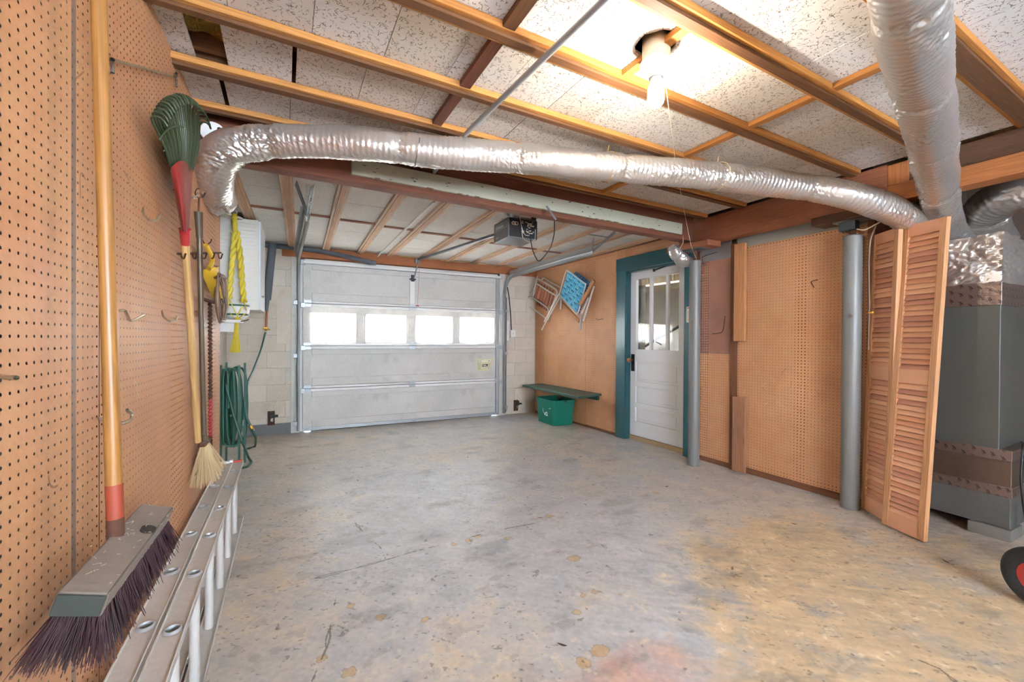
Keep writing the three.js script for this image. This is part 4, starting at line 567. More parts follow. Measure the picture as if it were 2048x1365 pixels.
{
  const b = thing('plank_bench', 'dark green plank bench shelf fixed low on the pegboard', 'bench'), z0 = -5.5, z1 = -4.16, y = .48;
  const s = [[2.99, -5.52], [3.355, -5.56], [3.415, -4.21], [2.98, -4.10]], sh = new THREE.Shape(s.map(([x, z]) => new THREE.Vector2(x, -z))), g = new THREE.ExtrudeGeometry(sh, { depth: .02, bevelEnabled: true, bevelSize: .004, bevelThickness: .004, bevelSegments: 1 }).rotateX(-Math.PI / 2).translate(0, y - .02, 0);
  mesh('seat_board', g, MAT.benchgreen, b); rwBox(b, 'cleat', -5.3, -4.25, y - .085, y - .026, .0, .035, MAT.benchgreen); for (const z of [-5.2, -4.45]) mesh('bracket', [bx2(3.12, XR(z) - .002, y - .06, y - .026, z - .012, z + .012)], MAT.benchgreen, b);
  const r = thing('recycling_bin', 'green plastic recycling bin with a white arrow emblem under the bench', 'bin', V(3.20, 0, -4.94));
  const q = (x, y2, z) => [x, y2, z], H = .345, bt = [.165, .222], tp = [.19, .25], P = [], I = [], ring = (w, d, y2, rad) => { const o = []; for (let k = 0; k < 32; k++) { const a = k / 32 * 6.2832 + .0982, cx = Math.cos(a), cz = Math.sin(a), e = 14, m = Math.pow(Math.abs(cx) ** e + Math.abs(cz) ** e, -1 / e); o.push([w * cx * m, y2, d * cz * m]); } return o; };
  const prof = [[0, 0, .004], [bt[0], bt[1], .004], [tp[0] - .012, tp[1] - .012, H - .05], [tp[0], tp[1], H - .048], [tp[0] + .004, tp[1] + .004, H], [tp[0] - .004, tp[1] - .004, H], [bt[0] - .004, bt[1] - .004, .012], [0, 0, .012]]; prof.forEach(([w, d, y2], i) => { ring(w, d, y2).forEach((p) => P.push(...p)); if (i) for (let k = 0; k < 32; k++) { const a = (i - 1) * 32 + k, b2 = (i - 1) * 32 + (k + 1) % 32, c = a + 32, d2 = b2 + 32; I.push(a, c, b2, b2, c, d2); } });
  let bg = new THREE.BufferGeometry(); bg.setAttribute('position', new THREE.Float32BufferAttribute(P, 3)); bg.setIndex(I); bg = bg.toNonIndexed(); bg.computeVertexNormals(); mesh('tub', bg, MAT.green, r);
  mesh('handle_grip', rbox(.02, .02, .12, .004, -.02 + tp[0] * 0, H - .01, tp[1] + .008).rotateY(0), MAT.green, r);
  const lt = canvasTex(512, 512, (c) => { c.clearRect(0, 0, 512, 512); c.strokeStyle = c.fillStyle = '#e9f4ef'; c.lineWidth = 20; c.beginPath(); c.moveTo(130, 120); c.quadraticCurveTo(120, 250, 230, 300); c.stroke(); c.beginPath(); c.moveTo(205, 262); c.lineTo(262, 312); c.lineTo(190, 322); c.fill(); const m = [275, 270], R = 92; for (let k = 0; k < 3; k++) { c.save(); c.translate(...m); c.rotate(k * 2.0944); c.lineWidth = 24; c.beginPath(); c.moveTo(-62, 36); c.lineTo(-22, -40); c.lineTo(22, -40); c.stroke(); c.beginPath(); c.moveTo(20, -72); c.lineTo(64, -30); c.lineTo(14, -8); c.fill(); c.restore(); } c.fillRect(360, 60, 110, 14); c.fillRect(390, 78, 80, 10); });
  const al = canvasTex(512, 512, (c) => { c.fillStyle = '#000'; c.fillRect(0, 0, 512, 512); c.strokeStyle = c.fillStyle = '#fff'; c.lineWidth = 20; c.beginPath(); c.moveTo(130, 120); c.quadraticCurveTo(120, 250, 230, 300); c.stroke(); c.beginPath(); c.moveTo(205, 262); c.lineTo(262, 312); c.lineTo(190, 322); c.fill(); for (let k = 0; k < 3; k++) { c.save(); c.translate(275, 270); c.rotate(k * 2.0944); c.lineWidth = 24; c.beginPath(); c.moveTo(-62, 36); c.lineTo(-22, -40); c.lineTo(22, -40); c.stroke(); c.beginPath(); c.moveTo(20, -72); c.lineTo(64, -30); c.lineTo(14, -8); c.fill(); c.restore(); } c.fillRect(360, 60, 110, 14); c.fillRect(390, 78, 80, 10); }, false);
  const e = mesh('emblem', new THREE.PlaneGeometry(.30, .23), mat('#e9f4ef', .5, 0, { alphaMap: al, transparent: true }), r, 'white arrow recycling emblem'); const sl = Math.atan((tp[0] - .012 - bt[0]) / (H - .05)); e.rotation.order = 'YXZ'; e.rotation.y = -Math.PI / 2; e.rotation.x = sl; e.position.set(-(bt[0] + (tp[0] - .012 - bt[0]) * .48) - .0025, .148, .03);
}
{ // two folded garden chairs hung on the pegboard; outlines read on planes close to the wall
  const zm = (x, y) => [1030 + x * .10256, 530 + y * .10256], pt = (x, y, off) => onRW(...zm(x, y), off), T = (arr, off, r = .0115) => tube(arr.map(([x, y, o]) => pt(x, y, o ?? off)), r, arr.length * 10, 8);
  const a = thing('folding_chair', 'folded aluminium chair with reddish wooden slats hung on the pegboard', 'chair');
  mesh('leg', T([[445, 225], [160, 805]], .10), MAT.alu, a); mesh('leg', T([[865, 560], [572, 1112]], .14), MAT.alu, a); mesh('leg', T([[900, 600], [520, 1272]], .06), MAT.alu, a); mesh('leg', T([[345, 600], [318, 745]], .05), MAT.alu, a);
  mesh('seat_frame', T([[350, 610], [395, 420], [425, 295], [480, 290], [780, 470], [822, 540], [800, 640], [690, 870]], .13), MAT.alu, a); mesh('back_frame', T([[520, 300], [560, 258], [700, 340], [880, 440]], .03), MAT.alu, a); mesh('cross_bar', T([[420, 365], [600, 480], [790, 600]], .135), MAT.alu, a);
  mesh('leg_frame', T([[165, 800], [240, 660], [290, 628], [350, 645], [600, 815], [655, 880], [655, 970]], .125), MAT.alu, a); mesh('leg_frame', T([[100, 985], [195, 835], [265, 808], [420, 905], [605, 1045]], .09), MAT.alu, a);
  const sm = ['#a3614a', '#8f5342', '#b06a4e'].map((c) => wood(c)); const U = [[435, 405], [770, 600]], W = [[368, 612], [715, 840]], l2 = (A, t) => [lerp(A[0][0], A[1][0], t), lerp(A[0][1], A[1][1], t)];
  for (let i = 0; i < 6; i++) { const t = (i + .5) / 6, p = pt(...l2(U, t), .12), q = pt(...l2(W, t), .12); mesh('slat', plank(p, q, .012, .05, .002, V(1, 0, 0).cross(q.clone().sub(p))), pick(sm), a); const p2 = pt(...l2([[400, 690], [640, 850]], t), .04), q2 = pt(...l2([[370, 640], [610, 910]], t), .04); if (i > 0) mesh('slat', plank(pt(lerp(385, 640, t), lerp(640, 800, t), .05), pt(lerp(370, 625, t), lerp(740, 905, t), .05), .01, .045, .002, V(1, 0, 0).cross(q.clone().sub(p))), pick(sm), a); const s = pt(...l2([[450, 310], [780, 520]], t), .05); mesh('slat', plank(pt(...l2([[440, 320], [770, 520]], t), .06), pt(...l2([[425, 380], [745, 570]], t), .06), .01, .045, .002, V(1, 0, 0).cross(q.clone().sub(p))), pick(sm), a); }
  const b = thing('folding_chair', 'folded garden chair with blue woven webbing and wooden arms', 'chair');
  const light = ['#52b4d8', '#6cc6e0', '#3f9fcb'].map((c) => mat(c, .55)), darkB = ['#175c86', '#1f6f99', '#12496e'].map((c) => mat(c, .6));
  const Q = [[1035, 125], [1375, 385], [1205, 935], [885, 600]], bil = (u, v, off) => { const x = lerp(lerp(Q[0][0], Q[1][0], u), lerp(Q[3][0], Q[2][0], u), v), y = lerp(lerp(Q[0][1], Q[1][1], u), lerp(Q[3][1], Q[2][1], u), v); return pt(x, y, off); };
  const strip = (f, w0, w1, n, ph, m) => { const P = [], I = []; for (let i = 0; i <= n; i++) for (const [w, e] of [[w0, 0], [(w0 + w1) / 2, .0015], [w1, 0]]) { const o = .15 + e + .006 * Math.sin(i / n * Math.PI * 7 + ph); const p = f(i / n, w, o); P.push(p.x, p.y, p.z); } for (let i = 0; i < n; i++) for (let k = 0; k < 2; k++) { const c = i * 3 + k; I.push(c, c + 3, c + 4, c, c + 4, c + 1); } const g = new THREE.BufferGeometry(); g.setAttribute('position', new THREE.Float32BufferAttribute(P, 3)); g.setIndex(I); g.computeVertexNormals(); mesh('webbing_strip', g, m, b); };
  for (let i = 0; i < 7; i++) for (let j = 0; j < 3; j++) { const w = i / 7 + .006 + j * .045, m = j === 1 ? pick(darkB) : pick(light); strip((t, q, o) => bil(t, q, o), w, w + .042, 28, i * Math.PI, m); strip((t, q, o) => bil(q, t, o), w, w + .042, 28, (i + 1) * Math.PI, j === 1 ? light[2] : pick(light)); }
  for (let i = 0; i < 12; i++) { const t = i / 12; const P = [pt(lerp(1190, 1480, t), lerp(130, 335, t), .04), pt(lerp(1190, 1480, t + .07), lerp(130, 335, t + .07), .04), pt(lerp(1120, 1385, t + .07), lerp(190, 470, t + .07), .10), pt(lerp(1120, 1385, t), lerp(190, 470, t), .10)]; const g = new THREE.BufferGeometry(); g.setAttribute('position', new THREE.Float32BufferAttribute(P.flatMap((p) => [p.x, p.y, p.z]), 3)); g.setIndex([0, 1, 2, 0, 2, 3]); g.computeVertexNormals(); mesh('webbing_strip', g, pick(darkB), b); }
  for (let i = 0; i < 11; i++) { const t = i / 11, P = [[lerp(1375, 1205, t), lerp(385, 935, t), .15], [lerp(1375, 1205, t + .07), lerp(385, 935, t + .07), .15], [lerp(1470, 1260, t + .07), lerp(400, 960, t + .07), .06], [lerp(1470, 1260, t), lerp(400, 960, t), .06]].map((p) => pt(...p)); const g = new THREE.BufferGeometry(); g.setAttribute('position', new THREE.Float32BufferAttribute(P.flatMap((p) => [p.x, p.y, p.z]), 3)); g.setIndex([0, 1, 2, 0, 2, 3]); g.computeVertexNormals(); mesh('webbing_strip', g, pick(darkB), b); }
  mesh('back_frame', T([[1205, 965], [1240, 900], [1375, 400], [1340, 350], [1040, 118], [990, 150], [870, 570], [900, 620], [1205, 965]], .145, .009), MAT.alu, b); mesh('leg', T([[905, 610], [888, 870]], .09), MAT.alu, b); mesh('leg', T([[1290, 950], [1268, 1275]], .10, .011), MAT.steel, b); mesh('leg', T([[1540, 420], [1330, 1095]], .06), MAT.alu, b); mesh('leg', T([[1430, 640], [1290, 980]], .09), MAT.alu, b);
  const arm = (x0, y0, x1, y1, off, w) => plank(pt(x0, y0, off), pt(x1, y1, off), .022, w, .006, V(1, 0, 0).cross(pt(x1, y1, off).sub(pt(x0, y0, off)))); mesh('arm_rest', arm(1545, 300, 1265, 785, .17, .05), MAT.plank, b, 'wooden arm'); mesh('arm_rest', arm(905, 745, 1255, 1105, .06, .045), MAT.plank, b, 'wooden arm');
}

// ================================================================ LEFT WALL: tools on the pegboard
const lp = (px, py, off = 0) => onX(px, py, -.46 + off);
{
  const b = thing('push_broom', 'large push broom with a grey block and dark purple bristles', 'broom'), yb = .74, z0 = -1.37, z1 = -.955, c = V(-.332, .722, (z0 + z1) / 2);
  const blk = rbox(.07, .04, z1 - z0, .004); blk.applyMatrix4(new THREE.Matrix4().makeRotationZ(-.3).setPosition(c)); mesh('block', blk, mat('#857d75', .75, 0, { map: blotchTex, bumpMap: grainTex, bumpScale: .002 }), b, 'dusty grey wooden block');
  mesh('end_face', rbox(.064, .034, .004, .001).applyMatrix4(new THREE.Matrix4().makeRotationZ(-.3).setPosition(c.clone().setZ(z1 + .001))), mat('#2c322c', .7), b, 'dark painted block end'); mesh('spare_socket', rod(V(-.312, .724, -1.215), V(-.305, .742, -1.215), .014, .014, 20), MAT.dark, b);
  const h0 = V(-.353, .725, -1.186), h1 = V(-.39, 1.903, -1.213), dv = h1.clone().sub(h0), hp = (t) => h0.clone().addScaledVector(dv, t);
  mesh('handle', rod(hp(.11), hp(1.22), .0145, .0135, 20), mat('#ad7c3e', .45, 0, { map: woodTex, clearcoat: .2, clearcoatRoughness: .3 }), b, 'varnished wooden handle'); mesh('handle_tip', rod(hp(.048), hp(.112), .0148, .0148, 20), mat('#8f3d28', .6), b, 'red painted handle end'); mesh('ferrule', rod(hp(0), hp(.05), .0152, .015, 20), MAT.rust, b);
  const gs = [], q = rng(31); for (let i = 0; i < 3400; i++) { const u = q(), v = q() - .5, z = lerp(z0 + .01, z1 - .01, u), e = (u - .5) * 2, p = V(c.x + v * .06, c.y - .012 - v * .018, z), d = V(v * .06 - .016 + (q() - .5) * .03, -.068 - q() * .02, Math.sign(e) * Math.max(0, Math.abs(e) - .6) * .09 + (q() - .5) * .02), m = p.clone().add(d.clone().multiplyScalar(.5)).add(V(0, -.004, 0)); const g = new THREE.CylinderGeometry(.0006, .0013, 1, 3, 1, true); const L = d.length(); g.scale(1, L, 1).applyMatrix4(new THREE.Matrix4().makeRotationFromQuaternion(new THREE.Quaternion().setFromUnitVectors(V(0, 1, 0), d.clone().normalize())).setPosition(p.clone().addScaledVector(d, .5))); gs.push(g); }
  const br = mesh('bristles', gs, mat('#35191f', .6), b, 'dark purple bristles'); br.userData.kind = 'stuff';
  const ds = []; for (let i = 0; i < 44; i++) { const a = V(c.x + rr(-.04, .05), c.y + .024 + rr(-.03, .004), rr(z0, z1)); if (i % 3) a.y = c.y + .03 - (a.x - c.x) * .3; ds.push(tube([a, a.clone().add(V(rr(-.006, .006), rr(0, .004), rr(-.006, .006))), a.clone().add(V(rr(-.01, .01), rr(-.002, .006), rr(-.01, .01)))], .0004, 6, 3)); } const lint = mesh('lint', ds, mat('#d8cdb4', .9), b, 'bits of straw and lint'); lint.userData.kind = 'stuff';
}
{ // hooks
  const hook = (label, pts, r = .0035) => { const h = thing('peg_hook', label, 'hook'); mesh('wire', tube(pts.map((p) => lp(...p)), r, pts.length * 8, 6), MAT.wire, h); return h; };
  const rl = thing('tool_rail', 'long wire tool rail high on the pegboard above the rake', 'tool rail'); mesh('bar', tube([lp(219, 118, .012), lp(290, 137, .014), lp(355, 156, .012)], .004, 20, 6), MAT.wire, rl); for (const [a, b] of [[224, 122], [352, 150]]) { mesh('prong', tube([lp(a, b, .0), lp(a + 2, b + 3, .05), lp(a - 2, b + 4, .085), lp(a + 1, b - 3, .095)], .0042, 16, 6), MAT.chrome, rl); mesh('clip', tube([lp(a, b + 2, .01), lp(a + 1, b + 24, .012)], .0045), MAT.chrome, rl); }
  hook('curved wire hook between the push broom and the rake', [[286, 416, .0], [288, 430, .01], [298, 440, .04], [312, 441, .05], [320, 430, .055]]);
  hook('bent wire hook behind the push broom handle', [[237, 622, .0], [250, 622, .01], [262, 642, .03], [290, 629, .06]]); hook('looped wire hook next to the rake handle', [[324, 622, .0], [328, 635, .015], [340, 643, .04], [352, 641, .05], [355, 632, .055]]);
  hook('silver curved hook low beside the push broom handle', [[196, 838, .0], [225, 840, .02], [245, 847, .05], [262, 840, .06], [264, 828, .06], [254, 820, .055]], .0045); hook('short straight peg hook near the grey stripe', [[0, 752, .0], [10, 755, .03], [33, 756, .05]], .004); hook('square wire hook below the push broom', [[306, 1108, .0], [308, 1136, .03], [318, 1138, .04], [332, 1106, .05]]); hook('small wire bracket under the straw broom', [[394, 972, .0], [392, 946, .03], [416, 944, .04]]);
  const rk = thing('tool_rack', 'rusty wire rack with prongs behind the two broom handles', 'tool rack'); mesh('bar', tube([lp(356, 508, .015), lp(400, 507, .02), lp(442, 506, .02)], .005, 16, 6), MAT.rust, rk); for (const x of [362, 385, 404, 420, 436]) mesh('prong', tube([lp(x, 508, .01), lp(x + 2, 516, .05), lp(x + 6, 517, .075), lp(x + 9, 508, .085)], .0035, 14, 6), MAT.rust, rk);
}
{ // leaf rake
  const r = thing('leaf_rake', 'green leaf rake with a red collar and pale wooden handle hung tines up', 'rake');
  const neck = lp(366, 372, .05), tip = [[303, 236], [306, 228], [310, 221], [314, 214], [318, 209], [323, 204], [328, 200], [333, 197], [339, 195], [345, 193], [350, 193], [356, 194], [361, 196], [366, 199], [371, 202], [376, 206], [381, 211], [386, 217], [391, 224], [395, 231], [398, 239], [400, 246]], n = tip.length;
  tip.forEach(([x, y], i) => { const t = i / (n - 1), bow = .022 * Math.sin(t * Math.PI) + .05, e = lp(x, y, bow), s = lp(lerp(345, 384, t), lerp(352, 344, t), .05 + .02 * Math.sin(t * Math.PI)), d = e.clone().sub(s), side = V(.004, 0, .006); mesh('tine', tube([s, s.clone().addScaledVector(d, .5).add(V(.008, 0, 0)), e, e.clone().addScaledVector(d, .045).add(V(.028, -.004, 0)), e.clone().addScaledVector(d, .02).add(V(.04, -.022, 0))], .0042, 22, 5), i % 2 ? MATR.tineA : MATR.tineB, r); });
  const fan = []; for (const [k, off] of [[.42, .052], [.62, .056]]) fan.push(tube(tip.map(([x, y], i) => { const t = i / (n - 1); return lp(lerp(lerp(345, 384, t), x, k), lerp(lerp(352, 344, t), y, k), off + .022 * Math.sin(t * Math.PI)); }), .0032, 60, 5)); mesh('brace', fan, MATR.tineB, r);
  const web = [], P = [], I = []; for (let i = 0; i <= 20; i++) for (let j = 0; j <= 6; j++) { const t = i / 20, k = j / 6 * .5, q = t * (n - 1), a = tip[Math.floor(q)], b = tip[Math.min(n - 1, Math.floor(q) + 1)], f = q - Math.floor(q), X = lerp(a[0], b[0], f), Y = lerp(a[1], b[1], f), p = lp(lerp(lerp(345, 384, t), X, k), lerp(lerp(352, 344, t), Y, k), .049 + .02 * Math.sin(t * Math.PI)); P.push(p.x, p.y, p.z); if (i && j) { const A = i * 7 + j, B = A - 7; I.push(B - 1, A - 1, A, B - 1, A, B); } } const wg = new THREE.BufferGeometry(); wg.setAttribute('position', new THREE.Float32BufferAttribute(P, 3)); wg.setIndex(I); wg.computeVertexNormals(); mesh('fan_plate', wg, MATR.tineA, r);
  const cp = []; const CI = []; const e0 = [[340, 338], [349, 328], [358, 322], [368, 322], [378, 330], [386, 340]], e1 = [[363, 462], [366, 463], [369, 464], [372, 464], [375, 463], [378, 461]]; for (let j = 0; j <= 8; j++) for (let i = 0; i < 6; i++) { const t = j / 8, p = lp(lerp(e0[i][0], e1[i][0], t), lerp(e0[i][1], e1[i][1], t), .052 + .03 * Math.sin(i / 5 * Math.PI) * (1 - .3 * t) + (i % 2 ? .004 : -.002)); cp.push(p.x, p.y, p.z); if (j && i) { const A = j * 6 + i, B = A - 6; CI.push(B - 1, A - 1, A, B - 1, A, B); } } const cg = new THREE.BufferGeometry(); cg.setAttribute('position', new THREE.Float32BufferAttribute(cp, 3)); cg.setIndex(CI); cg.computeVertexNormals(); mesh('collar', cg, mat('#8e2a2a', .35, 0, { clearcoat: .3 }), r, 'red plastic collar');
  const s0 = lp(370, 458, .055), s1 = lp(371, 490, .05), hb = lp(396, 884, .03); mesh('sleeve', rod(s1, s0, .015, .02, 18), mat('#9c2b2c', .35), r, 'red sleeve'); mesh('handle', rod(hb, s1, .0135, .0135, 18), mat('#d2ad72', .5, 0, { map: woodTex }), r, 'pale wooden handle');
  hookAt(lp(346, 380, 0), r); 
}
function hookAt(p, parent) { mesh('hanging_hook', tube([p, p.clone().add(V(.03, -.01, .0)), p.clone().add(V(.06, -.008, -.05)), p.clone().add(V(.07, .02, -.07))], .004, 14, 6), MAT.chrome, parent); }
{ // straw broom
  const b = thing('straw_broom', 'straw broom with a dark brown metal handle hanging bristles down', 'broom'), T = lp(397, 424, .04), G = lp(399, 476, .04), Bm = lp(408, 868, .04), E = lp(409, 884, .04);
  const ring = []; for (let i = 0; i <= 14; i++) { const a = i / 14 * 4.4 - .65; ring.push(lp(400 + 9.5 * Math.sin(a - 2.2), 386 + 9.5 * Math.cos(a - 2.2), .04)); }
  mesh('hanging_ring', [tube(ring, .003, 30, 6), tube([lp(398, 396, .04), T], .004)], MAT.rust, b); mesh('grip', rod(G, T, .0135, .0165, 18), mat('#4a3f2e', .5), b, 'dark grip'); mesh('shaft', rod(Bm, G, .0115, .0115, 16), mat('#5b4e3c', .4, .3), b); mesh('ferrule', rod(E, Bm, .017, .0125, 16), mat('#5b4e3c', .4, .3), b); mesh('cap', rbox(.03, .02, .12, .005, E.x, E.y - .004, E.z), MAT.rust, b);
  const gs = [], q = rng(41); for (let i = 0; i < 420; i++) { const u = q() - .5, v = q() - .5, p = E.clone().add(V(v * .02, -.01, u * .1)), d = V(v * .09 + .015, -.15 - .03 * q(), u * .26 + (q() - .5) * .03 - .02); const g = new THREE.CylinderGeometry(.0009, .0015, 1, 4, 1, true).scale(1, d.length(), 1).applyMatrix4(new THREE.Matrix4().makeRotationFromQuaternion(new THREE.Quaternion().setFromUnitVectors(V(0, 1, 0), d.clone().normalize())).setPosition(p.clone().addScaledVector(d, .5))); gs.push(g); } const s = mesh('straw', gs, mat('#cdb488', .8), b, 'pale straw bristles'); s.userData.kind = 'stuff';
}
{ // twisted rod, scoop, cord
  const r = thing('twisted_rod', 'twisted steel rod painted red at its forked lower end', 'rod'), a = lp(420, 606, .03), m = lp(421, 800, .03), e = lp(421, 876, .03), hx = (p, q, n, rad) => { const o = []; for (let i = 0; i <= n * 8; i++) { const t = i / (n * 8); o.push(p.clone().lerp(q, t).add(V(rad * Math.cos(i * .785), 0, rad * Math.sin(i * .785)))); } return o; };
  mesh('upper_twist', tube(hx(a, m, 26, .004), .0075, 420, 6), MAT.rust, r); mesh('lower_twist', tube(hx(m, e, 11, .004), .0075, 180, 6), mat('#9c3336', .5), r, 'red painted twist'); for (const s of [-1, 1]) mesh('fork_tine', tube([e, e.clone().add(V(0, -.02, s * .03)), e.clone().add(V(0, -.06, s * .035))], .005, 12, 6), MAT.rust, r); mesh('clamp', [tube([lp(405, 598, .02), lp(420, 603, .045), lp(438, 607, .03)], .009, 16, 8), rod(lp(432, 603, .05), lp(438, 612, .05), .008)], MAT.rust, r);
  const s = thing('plastic_scoop', 'yellow plastic dustpan hanging from a hook handle up', 'dustpan'), yl = mat('#e6b935', .4), P = (x, y, o) => lp(x, y, o);
  mesh('handle', tube([P(412, 490, .05), P(417, 500, .055), P(424, 515, .06), P(423, 528, .06), P(417, 538, .06)], .011, 30, 8), yl, s);
  const pan = new THREE.BufferGeometry(), pp = [], pi = [], rows = [[P(417, 536, .03), P(426, 530, .045)], [P(404, 541, .012), P(433, 537, .045)], [P(406, 553, .012), P(434, 556, .045)], [P(415, 574, .012), P(436, 580, .04)], [P(424, 594, .012), P(437, 600, .035)]]; rows.forEach(([A, B], i) => { for (let k = 0; k <= 6; k++) { const p = A.clone().lerp(B, k / 6); p.x += .035 * Math.sin(k / 6 * Math.PI); pp.push(p.x, p.y, p.z); if (i && k) { const c = i * 7 + k, d = c - 7; pi.push(d - 1, c - 1, c, d - 1, c, d); } } }); pan.setAttribute('position', new THREE.Float32BufferAttribute(pp, 3)); pan.setIndex(pi); pan.computeVertexNormals(); mesh('pan', pan, yl, s);
  const hk = thing('peg_hook', 'thin curved hook holding the yellow dustpan', 'hook'); mesh('wire', tube([P(404, 478, .0), P(408, 486, .03), P(414, 489, .05), P(421, 485, .055), P(423, 479, .055)], .003, 20, 6), MAT.rust, hk);
  const cd = thing('coiled_cord', 'coiled brown cord hanging on the end of the pegboard', 'cord'), pts = []; for (let i = 0; i <= 11 * 14; i++) { const t = i / 14, a = t * 6.2832, q = perlin.noise(t * .9, 4, 2), lo = Math.floor(t), w = 7 + 9 * (((lo * 5) % 11) / 10), c0 = 443 + 4 * (((lo * 7) % 9) / 4 - 1); pts.push(lp(c0 + w * Math.cos(a) * .62 - .12 * (Math.sin(a)) * 8, 596 - (40 + 10 * (((lo * 3) % 7) / 6)) * Math.sin(a) - 3 * q, .05 + .03 * Math.sin(a * .5 + t) + .002 * t)); } mesh('coil', tube(pts, .0045, pts.length * 2, 6), mat('#7a6450', .6), cd); mesh('tie', tube([lp(430, 556, .06), lp(440, 552, .09), lp(452, 557, .06)], .007, 14, 6), mat('#7a6450', .6), cd);
}
// ================================================================ LADDER on its edge by the wall
{
  const l = thing('extension_ladder', 'aluminium extension ladder lying on its edge along the pegboard', 'ladder', V(-.335, 0, -1.24)); l.rotation.y = .026; const W = .06, zf = -1.925, zn = 1.1;
  for (const [cx, k] of [[-.034, 0], [.034, 1]]) {
    const off = k ? -.175 : -.226, zs = []; for (let i = -4; i < 6; i++) { const z = off - i * .305; if (z < zn - .05) zs.push(z); }
    const sh = new THREE.Shape([[-W / 2, zf], [W / 2, zf], [W / 2, zn], [-W / 2, zn]].map(([x, z]) => new THREE.Vector2(x, -z))); for (const z of zs) { const h = new THREE.Path(); h.absarc(0, -z, .0145, 0, 6.2832, true); sh.holes.push(h); }
    const web = new THREE.ExtrudeGeometry(sh, { depth: .003, bevelEnabled: false, curveSegments: 14 }).rotateX(-Math.PI / 2);
    const rail = (y, s) => [web.clone().translate(cx, y - .0015, 0), ...[-1, 1].map((e) => rbox(.004, .022, zn - zf, .0015, cx + e * (W / 2 - .002), y - s * .003, (zn + zf) / 2))];
    mesh('rail', rail(.379, 1), MAT.alu, l); mesh('rail', rail(.013, -1), MAT.alu, l);
    const g = new THREE.CylinderGeometry(.0155, .0155, .364, 18, 1, true).translate(0, .196, 0), ring = lathe([[.0142, .3775], [.0145, .385], [.0165, .388], [.02, .387], [.0235, .381]], 24);
    for (const z of zs) { const m = mesh('rung', g, MAT.alu, l); m.position.set(cx, 0, z); const q = mesh('rung_ring', ring, MAT.galv, l); q.position.set(cx, 0, z); }
    mesh('end_cap', rbox(W * .8, .02, .03, .004, cx, .38, zf + .01), k ? mat('#b03a26', .5) : MAT.white, l, k ? 'red end cap' : 'white end cap');
  }
  mesh('rope_guide', rbox(.02, .016, .03, .004, 0, .392, zf + .02), MAT.white, l);
}
